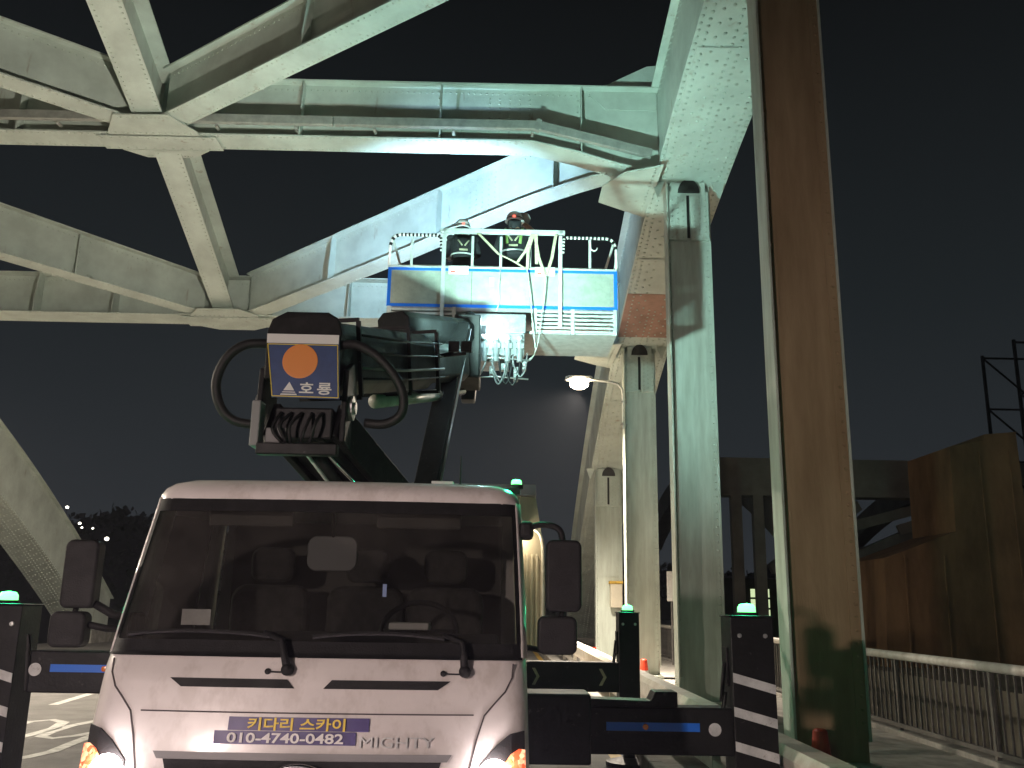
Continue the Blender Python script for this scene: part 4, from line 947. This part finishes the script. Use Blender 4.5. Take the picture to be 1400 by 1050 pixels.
# work lights
wl = MB().ball((-.50, 12.72, 5.78), (.085, .085, .085), 16, 10).build('light_housing', 'black', pf, smooth=True)
MB().tube([(-.50, 12.74, 5.70), (-.52, 12.78, 5.5)], .02, 8).build('light_stalk', 'black', wl)
fl = MB().box(-.42, -.26, 12.60, 12.66, 5.50, 5.62).build('flood_lamp', 'black', pf, bevel=.008)
MB().box(-.41, -.27, 12.662, 12.668, 5.51, 5.61).build('lamp_glass', 'e_work', fl)
light('POINT', fl, (-.20, 12.40, 5.62), (.55, .92, 1.0), 28, size=.05, name='work_light')
f2 = MB().box(-1.25, -1.10, 14.18, 14.24, 6.92, 7.04).build('flood_lamp', 'black', pf, bevel=.008)  # assumed lamp, added to brighten the diagonal brace behind the workers
MB().box(-1.24, -1.11, 14.242, 14.25, 6.93, 7.03).build('lamp_glass', 'e_work', f2)
light('SPOT', f2, (-1.17, 14.30, 6.98), (.46, .76, 1.0), 3000, aim=(-1.0, 18.3, 9.9), size=.05, spot=84, blend=.8, name='work_light')

# ------------------------------------------------------------------ workers
def worker(label, x, y, z, hgt, lean, arms, turn, band='cloth'):
    k = hgt/1.75
    t = thing('person', label, 'person', (x, y, z), 'workers on the platform')
    J = dict(pel=(0, 0, .95), sp=(0, .03+lean*.3, 1.15), ch=(0, .04+lean*.7, 1.36), nk=(0, .05+lean, 1.50), hd=(0, .08+lean*1.15, 1.60), ht=(0, .07+lean*1.15, 1.70))
    E = [('pel', 'sp'), ('sp', 'ch'), ('ch', 'nk'), ('nk', 'hd'), ('hd', 'ht')]
    rad = dict(pel=(.16, .12), sp=(.155, .11), ch=(.18, .115), nk=(.062, .062), hd=(.082, .095), ht=(.07, .085))
    for s, nm in ((-1, 'l'), (1, 'r')):
        J['sh'+nm] = (s*.19, .04+lean*.8, 1.41); rad['sh'+nm] = (.072, .072)
        el, wr = arms[0 if s < 0 else 1]
        J['el'+nm] = el; J['wr'+nm] = wr; rad['el'+nm] = (.052, .052); rad['wr'+nm] = (.038, .034)
        w = Vector(wr); d = (w-Vector(el)).normalized(); J['ha'+nm] = tuple(w+d*.09); rad['ha'+nm] = (.046, .026)
        E += [('ch', 'sh'+nm), ('sh'+nm, 'el'+nm), ('el'+nm, 'wr'+nm), ('wr'+nm, 'ha'+nm)]
        sdv = d.cross(Vector((0, 0, 1)));  sdv = sdv.normalized() if sdv.length > .1 else Vector((1, 0, 0)); bend = Vector((0, .3, -.5)).normalized()
        for i in range(4):
            o_ = sdv*(-.03+.02*i); L_ = (.075, .085, .08, .06)[i]
            J[f'f{nm}{i}'] = tuple(w+d*.13+o_+d*L_*.4); J[f'g{nm}{i}'] = tuple(w+d*.13+o_+d*L_*.6+bend*L_*.5)
            rad[f'f{nm}{i}'] = (.009, .009); rad[f'g{nm}{i}'] = (.008, .008); E += [('ha'+nm, f'f{nm}{i}'), (f'f{nm}{i}', f'g{nm}{i}')]
        J['th'+nm] = tuple(w+d*.05+sdv*-.055); J['ti'+nm] = tuple(w+d*.09+sdv*-.065+bend*.02); rad['th'+nm] = (.011, .011); rad['ti'+nm] = (.009, .009)
        E += [('wr'+nm, 'th'+nm), ('th'+nm, 'ti'+nm)]
        J['hp'+nm] = (s*.10, 0, .90); J['kn'+nm] = (s*.12, .03, .50); J['an'+nm] = (s*.12, -.01, .09); J['to'+nm] = (s*.13, .16, .045)
        rad['hp'+nm] = (.10, .10); rad['kn'+nm] = (.065, .065); rad['an'+nm] = (.048, .05); rad['to'+nm] = (.05, .04)
        E += [('pel', 'hp'+nm), ('hp'+nm, 'kn'+nm), ('kn'+nm, 'an'+nm), ('an'+nm, 'to'+nm)]
    J['no'] = (0, .185+lean*1.15, 1.60); rad['no'] = (.02, .02); E.append(('hd', 'no'))
    names = list(J); me = bpy.data.meshes.new('body')
    rz = Matrix.Rotation(turn, 3, 'Z')
    me.from_pydata([tuple(rz @ Vector(J[n])*k) for n in names], [(names.index(a), names.index(b)) for a, b in E], [])
    o = bpy.data.objects.new('body', me); COL.objects.link(o)
    md = o.modifiers.new('skin', 'SKIN'); md.use_smooth_shade = True
    for i, n in enumerate(names):
        sv = me.skin_vertices[0].data[i]; sv.radius = tuple(r*k for r in rad[n]); sv.use_root = (n == 'pel')
    o.modifiers.new('sub', 'SUBSURF').render_levels = 2; o.modifiers['sub'].levels = 2
    dg = bpy.context.evaluated_depsgraph_get(); m2 = bpy.data.meshes.new_from_object(o.evaluated_get(dg)); bpy.data.objects.remove(o)
    m2.materials.clear()
    for q in ('cloth', 'skin', 'greyp'): m2.materials.append(M[q])
    ri = rz.inverted()
    for p in m2.polygons:
        p.use_smooth = True; c = ri @ p.center/k
        if c.z > 1.50: p.material_index = 1
        for nm in 'lr':
            if (c-Vector(J['ha'+nm])).length < .13: p.material_index = 2
    m2.name = 'body'
    b = bpy.data.objects.new('body', m2); COL.objects.link(b); b.parent = t; ORG[b.name] = Vector((x, y, z))
    loc = lambda p: Vector((x, y, z))+(rz @ Vector(p))*k
    def lmb(mb, name, m, par=t, **kw):
        mb.v = [tuple(loc(v)) for v in mb.v]; return mb.build(name, m, par, **kw)
    hc = (0, .075+lean*1.15, 1.655)
    hm = lmb(MB().lathe(hc, [(.155, -.01), (.150, 0), (.132, .012), (.130, .05), (.118, .10), (.085, .14), (.04, .158), (0, .16)], 24), 'helmet', 'helmet', smooth=True)
    lmb(MB().prism([(-.10, hc[1]+.10, hc[2]-.008), (.10, hc[1]+.10, hc[2]-.008), (.07, hc[1]+.215, hc[2]-.022), (-.07, hc[1]+.215, hc[2]-.022)], (0, 0, .012)), 'helmet_peak', 'helmet', hm)
    lmb(MB().lathe(hc, [(.1335, .028), (.1335, .040), (.128, .041)], 24), 'helmet_band', 'black', hm)
    lmb(MB().box(-.02, .02, hc[1]-.145, hc[1]-.125, hc[2]+.02, hc[2]+.045), 'tail_lamp', emit('helmet_tail_lamp', (1, .12, .08), 3), hm)
    lmb(MB().lathe((hc[0], hc[1]-.01, hc[2]-.16), [(.085, 0), (.102, .05), (.110, .12), (.112, .15)], 20), 'hair', 'cloth', smooth=True)
    # hi-vis vest as a shell around the chest
    rows = []
    for zz, rx, ry in ((1.02, .185, .145), (1.12, .188, .145), (1.24, .20, .148), (1.34, .205, .148), (1.42, .19, .135)):
        cy = .03+lean*((zz-.95)/.55); rows.append([(rx*math.cos(a), cy+ry*math.sin(a), zz) for a in [2*math.pi*i/24 for i in range(25)]])
    vs = lmb(MB().grid(rows), 'vest', 'cloth', smooth=True, solid=.006)
    for s in (-1, 1):
        lmb(MB().tube([(s*.10, -.115+lean*.75, 1.20), (s*.115, -.11+lean*.8, 1.36), (s*.13, -.03+lean*.85, 1.475), (s*.13, .07+lean*.85, 1.475)], .026, 6), 'shoulder_band', band, vs, smooth=True)
        lmb(MB().tube([(s*.02, -.122+lean*.55, 1.24), (s*.09, -.125+lean*.7, 1.34)], .014, 6), 'harness_strap', 'strap', vs, smooth=True)
        lmb(MB().ball((s*.20, .035+lean*.8, 1.43), (.075, .085, .055), 12, 8), 'shoulder_patch', band if s > 0 or band == 'cloth' else 'cloth', vs, smooth=True)
    lmb(MB().tube([(.19*math.cos(a), .035+lean*.3+.152*math.sin(a), 1.10) for a in [2*math.pi*i/24 for i in range(24)]], .016, 6, closed=True), 'reflective_band', 'reflect', vs, smooth=True)
    lmb(MB().box(-.07, .07, -.155+lean*.5, -.14+lean*.5, 1.14, 1.17), 'vest_print', 'strap', vs)
    return t, loc
worker('left worker in black with helmet, bending behind the railing', -.67, 13.50, 6.02, 1.64, .10, (((-.30, .20, 1.20), (-.22, .44, 1.22)), ((.30, .20, 1.18), (.20, .44, 1.20))), R(8))
w2, loc2 = worker('right worker in green vest with helmet, holding up a tool', .13, 13.55, 6.02, 1.78, .03, (((-.30, .22, 1.22), (-.16, .42, 1.32)), ((.30, .20, 1.50), (.14, .40, 1.74))), R(-4), 'hivis')
gp = loc2((.10, .48, 1.84))
tl = thing('grinder', 'grey disc grinder held above the right worker', 'power tool', gp)
MB().lathe(gp, [(.14, 0), (.14, .02), (.05, .035)], 24, axis=(-.2, .5, .8)).build('grinding_disc', 'greyp', tl, smooth=False)
MB().tube([gp+Vector((0, -.02, -.02)), gp+Vector((.03, -.10, -.14))], .035, 10).build('grinder_body', 'greyp', tl, smooth=True)

# ================================================================== BOX TRUCK BEHIND
bx = thing('box_truck', 'cream box truck parked behind the lift truck', 'truck', (-.35, 17, 0))
B0, B1, BY = -1.55, .62, 15.4
MB().box(B0, B1-.30, BY, BY+5, 1.0, 3.50).build('cargo_box', 'cream', bx, bevel=.03)
MB().prism([(B0, BY+.02, 3.51), (B0, BY+5, 3.51), (B0, BY+5, 3.74), (B0, BY+.35, 3.74)], (B1-B0-.02, 0, 0)).build('roof_cap', 'greyp', bx, bevel=.02)
MB().prism([(B1-.295, BY+.05, 1.0), (B1-.295, BY+.05, 3.5), (B1-.02, BY+.25, 3.5), (B1+.13, BY+.35, 2.6), (B1+.13, BY+.35, 1.0)], (0, .1, 0)).build('corner_panel', 'cream', bx)
for i in range(5):
    x = B1-.27+i*.085
    MB().box(x, x+.035, BY+.02+i*.06, BY+.07+i*.06, 1.05, 2.55).build('corner_rib', 'cream', bx, bevel=.008)
MB().tube(cr([(B1-.32, BY-.06, 3.12), (B1-.05, BY-.05, 2.95), (B1+.06, BY+.0, 2.82), (B1+.10, BY+.1, 2.5), (B1+.12, BY+.12, 1.2)]), .03, 8).build('grab_rail', 'railw', bx, smooth=True)
dl = MB().lathe((.44, BY-.1, 2.93), [(.03, .06), (.12, .02), (.12, 0)], 20).build('side_lamp', 'railw', bx)
MB().lathe((.44, BY-.1, 2.925), [(.105, 0), (.09, -.03), (0, -.04)], 20).build('lamp_glass', 'e_door', dl, smooth=True)
light('POINT', dl, (.44, BY-.14, 2.82), (1, .82, .55), 14, size=.08)
MB().box(B0+.1, B1-.3, BY+.2, BY+5, .55, .99).build('chassis', 'blackm', bx)
for y in (BY+1.0, BY+4.0):
    for s, x in ((-1, B0+.25), (1, B1-.45)):
        MB().lathe((x, y, .42), [(.2, -.12), (.42, -.11), (.42, .11), (.2, .12)], 24, axis=(1, 0, 0)).build('wheel', 'rubber', bx)

# small fittings on the hangers
cb = thing('cable_cabinet', 'small box with yellow top on the short cream hanger', 'cabinet', (3.45, 27.6, 2.4))
MB().box(3.28, 3.62, 27.5, 27.78, 1.7, 2.38).build('cabinet_body', 'cream', cb, bevel=.01)
MB().box(3.25, 3.65, 27.47, 27.79, 2.381, 2.46).build('cabinet_lid', 'painty', cb, bevel=.01)
pn = thing('sign_panel', 'small white panel on a post between second and third hangers', 'sign', (5.0, 27, .14))
MB().box(4.85, 5.12, 27, 27.03, 1.9, 2.75).build('panel_face', 'conew', pn, bevel=.02)
MB().cyl((4.985, 27.06, .14), (4.985, 27.06, 2.6), .03, n=10).build('post', 'fence', pn)

# painted characters on the road, left
def arcpts(cx, cy, rx, ry, a0, a1, n=14): return [(cx+rx*math.cos(R(a0+(a1-a0)*i/n)), cy+ry*math.sin(R(a0+(a1-a0)*i/n))) for i in range(n+1)]
stroke('road_marking', [(-7.27, 15.9), (-7.54, 18.2)], .16)
stroke('road_marking', [(-6.50, 12.3), (-6.58, 13.04), (-6.59, 13.75), (-6.38, 14.0), (-6.11, 13.75), (-5.94, 13.11), (-5.94, 12.54), (-6.01, 11.8)], .16)
stroke('road_marking', [(-5.55, 14.6), (-5.74, 13.94), (-5.84, 13.4), (-5.82, 12.76), (-5.75, 12.35), (-5.53, 12.2), (-5.35, 12.47), (-5.22, 12.95)], .15)
stroke('road_marking', [(-5.40, 10.4), (-5.15, 10.75), (-5.06, 11.18), (-5.12, 11.85), (-5.17, 12.69)], .15)

# ================================================================== BACKGROUND
# parallel bridge on the right
tb = thing('parallel_bridge', 'dim parallel arch bridge in the background at right', 'bridge', (20, 42, 0))
MB().box(11.5, 34, 10, 140, -1.5, 0).build('deck', 'twin', tb)
MB().box(10.4, 40, 44, 44.7, 7.4, 8.9).build('portal_beam', 'twin', tb)
MB().box(10.4, 40, 43.8, 44.9, 7.05, 7.39).build('beam_flange', 'twin', tb)
for x in (11.0, 12.05): MB().box(x, x+.5, 43.6, 44.0, 0, 7.04).build('hanger', 'twin', tb)
Yb = [34+1.2*i for i in range(40)]
for x in (12.8, 30):
    zf = lambda y: 9.6-.0105*(y-64)**2
    rw = [[(x, y, max(-1, zf(y))) for y in Yb], [(x+1.3, y, max(-1, zf(y))) for y in Yb], [(x+1.3, y, max(-1, zf(y))+1.6) for y in Yb], [(x, y, max(-1, zf(y))+1.6) for y in Yb], [(x, y, max(-1, zf(y))) for y in Yb]]
    MB().grid(rw).build('arch_rib', 'twin', tb)
for (a, b) in (((13, 44.5, 3.6), (18, 46, 6.9)), ((17, 44.5, 4.2), (23, 46, 6.6)), ((21.5, 46, 6.9), (16, 46, 5.4)), ((24, 44, 7.0), (19.5, 45, 5.6))):
    MB().bar(a, b, .3, .5).build('diagonal_member', 'twin', tb)
bw = thing('sheeted_scaffold', 'tall brown sheeted enclosure beside the parallel bridge', 'enclosure', (15.5, 30, 0))
MB().prism([(14.7, 30, -.2), (17.35, 30, -.2), (17.25, 30, 7.65), (16.2, 30, 7.55), (16.15, 30, 7.35), (14.95, 30, 7.1), (14.9, 30, 4.3), (12.5, 30, 3.4), (12.3, 30, -.2)], (0, 3.2, 0)).build('sheeting', 'brown', bw)
for x in (13.1, 14.4, 15.9, 16.9): MB().bar((x, 29.985, -.2), (x+.05, 29.985, 7.0 if x > 14.9 else 3.5), .05, .05).build('sheet_batten', 'brown', bw)
st = thing('lattice_tower', 'thin dark steel lattice tower at the right edge', 'tower', (20.5, 34, 0))
for (x, y) in ((19.3, 33), (21.6, 33), (19.3, 35.3), (21.6, 35.3)): MB().bar((x, y, 0), (x, y, 11.8), .10, .10).build('tower_leg', 'blackm', st)
for i in range(6):
    z = 1.2+i*2.1
    MB().bar((19.3, 33, z), (21.6, 33, z), .07, .07).bar((19.3, 35.3, z), (21.6, 35.3, z), .07, .07).build('tower_rung', 'blackm', st)
    if i < 5: MB().bar((19.3, 33, z), (21.6, 33, z+2.1), .06, .06).bar((21.6, 35.3, z), (19.3, 35.3, z+2.1), .06, .06).build('tower_brace', 'blackm', st)
# lit site cabin front behind the twin hangers
sc_ = thing('lit_site_screen', 'lit green mesh screen behind the far hangers', 'screen', (14.4, 58, 0))
MB().box(13.0, 22.0, 58, 58.3, 0, 3.6).build('screen_wall', 'leaf', sc_)
for i in range(3):
    for j in range(4):
        MB().box(15.6+i*.42, 15.93+i*.42, 57.97, 57.99, .6+j*.62, 1.1+j*.62).build('lit_pane', 'e_farw', sc_)
# wooded hill beyond the river, left
def ridge(x): return 20+20*math.exp(-((x+175)/60)**2)+12*math.exp(-((x+60)/70)**2)+5*math.exp(-((x-200)/90)**2)+1.6*math.sin(x*.11)+1.1*math.sin(x*.27+1)
rows = []
for j in range(9):
    y = 300+j*18; e = math.sin(min(1, j/6)*math.pi/2)
    rows.append([(x, y+6*math.sin(x*.05), -14+(ridge(x)+14-5)*e-3) for x in [-500+8*i for i in range(126)]])
struct(MB().grid(rows).build('hill', 'hill', smooth=True))
tm_ = MB(); rnd = random.Random(3)
for i in range(2600):
    x = rnd.uniform(-330, 330); j = rnd.random()**.6; y = 300+j*110; e = math.sin(min(1, j*1.02)*math.pi/2)
    z = -14+(ridge(x)+9)*e-3; r = rnd.uniform(2.2, 4.6)
    for q in range(7):
        c = Vector((x+rnd.gauss(0, r*.5), y+rnd.gauss(0, r*.5), z+abs(rnd.gauss(r*.5, r*.5)))); a = Vector((rnd.gauss(0, 1), rnd.gauss(0, 1), rnd.gauss(0, 1))).normalized(); b = a.cross(Vector((rnd.gauss(0, 1), rnd.gauss(0, 1), rnd.gauss(0, 1)))).normalized(); s = rnd.uniform(.5, 1.2)*r*.45
        tm_.add([c+a*s, c+b*s, c-a*s*.8, c-b*s*.9], [(0, 1, 2, 3)])
ht = tm_.build('hillside_trees', 'leaf'); ht['kind'] = 'stuff'; ht['label'] = 'dark wooded hillside beyond the bridge at left'
far = [(92, 693), (78, 702), (109, 715), (112, 721), (127, 722), (97, 723), (146, 736), (84, 760), (132, 770)]
for i, (px, py) in enumerate(far):
    d = _ex*0
    v = Vector(((px-700)/1250, (py-525)/1250, 1)); wv = Vector((_ex.dot(v), _ey.dot(v), _ez.dot(v))); wv *= 285/wv.y
    p = Vector((0, 0, 1.7))+wv; r = random.choice((.28, .4, .55))*(1.2 if i in (0, 6) else .8)
    t = thing('distant_lamp', 'tiny white lamp on the dark hillside far left', 'street lamp', (p.x, p.y, p.z-6), 'tiny lamps on the dark hillside')
    MB().cyl((p.x, p.y, p.z-6), (p.x, p.y, p.z-r), .12, n=6).build('pole', 'black', t)
    MB().lathe((p.x, p.y, p.z-r), [(r*.5, 0), (r, r*.5), (r*.9, r*1.2), (r*.3, r*1.6)], 10).build('lamp_globe', 'e_far', t)
# assumed flood lamp on a tripod, added behind the camera to light the cab
tf = thing('assumed_floodlight', 'assumed flood lamp on a tripod, added behind the camera', 'flood lamp', (-4.6, -4.0, 0))
for a in (90, 210, 330): MB().tube([(-4.6, -4.0, 1.3), (-4.6+.6*math.cos(R(a)), -4+.6*math.sin(R(a)), 0)], .02, 8).build('leg', 'blackm', tf)
MB().tube([(-4.6, -4, 1.2), (-4.6, -4, 2.75)], .022, 8).build('pole', 'blackm', tf)
MB().box(-4.8, -4.4, -4.06, -3.98, 2.65, 2.9).build('lamp_body', 'black', tf, bevel=.01)
MB().box(-4.78, -4.42, -3.978, -3.97, 2.67, 2.88).build('lamp_glass', 'e_lamp', tf)
light('SPOT', tf, (-4.6, -3.9, 2.78), (1, .79, .73), 1750, aim=(-1.0, 4.4, 1.3), size=.12, spot=72, blend=.9)

# ------------------------------------------------------------------ thin night air over the river
hz = MB().box(-520, 520, -60, 480, -15.4, 62).build('haze', 'water')
hz['kind'] = 'stuff'; hz.data.materials.clear()
hm_ = bpy.data.materials.new('night_air'); hm_.use_nodes = True; t = hm_.node_tree; t.nodes.clear()
o = t.nodes.new('ShaderNodeOutputMaterial'); pv = t.nodes.new('ShaderNodeVolumePrincipled')
pv.inputs['Color'].default_value = (.85, .88, 1, 1); pv.inputs['Density'].default_value = .00028; pv.inputs['Anisotropy'].default_value = .0
t.links.new(pv.outputs[0], o.inputs['Volume']); hz.data.materials.append(hm_)
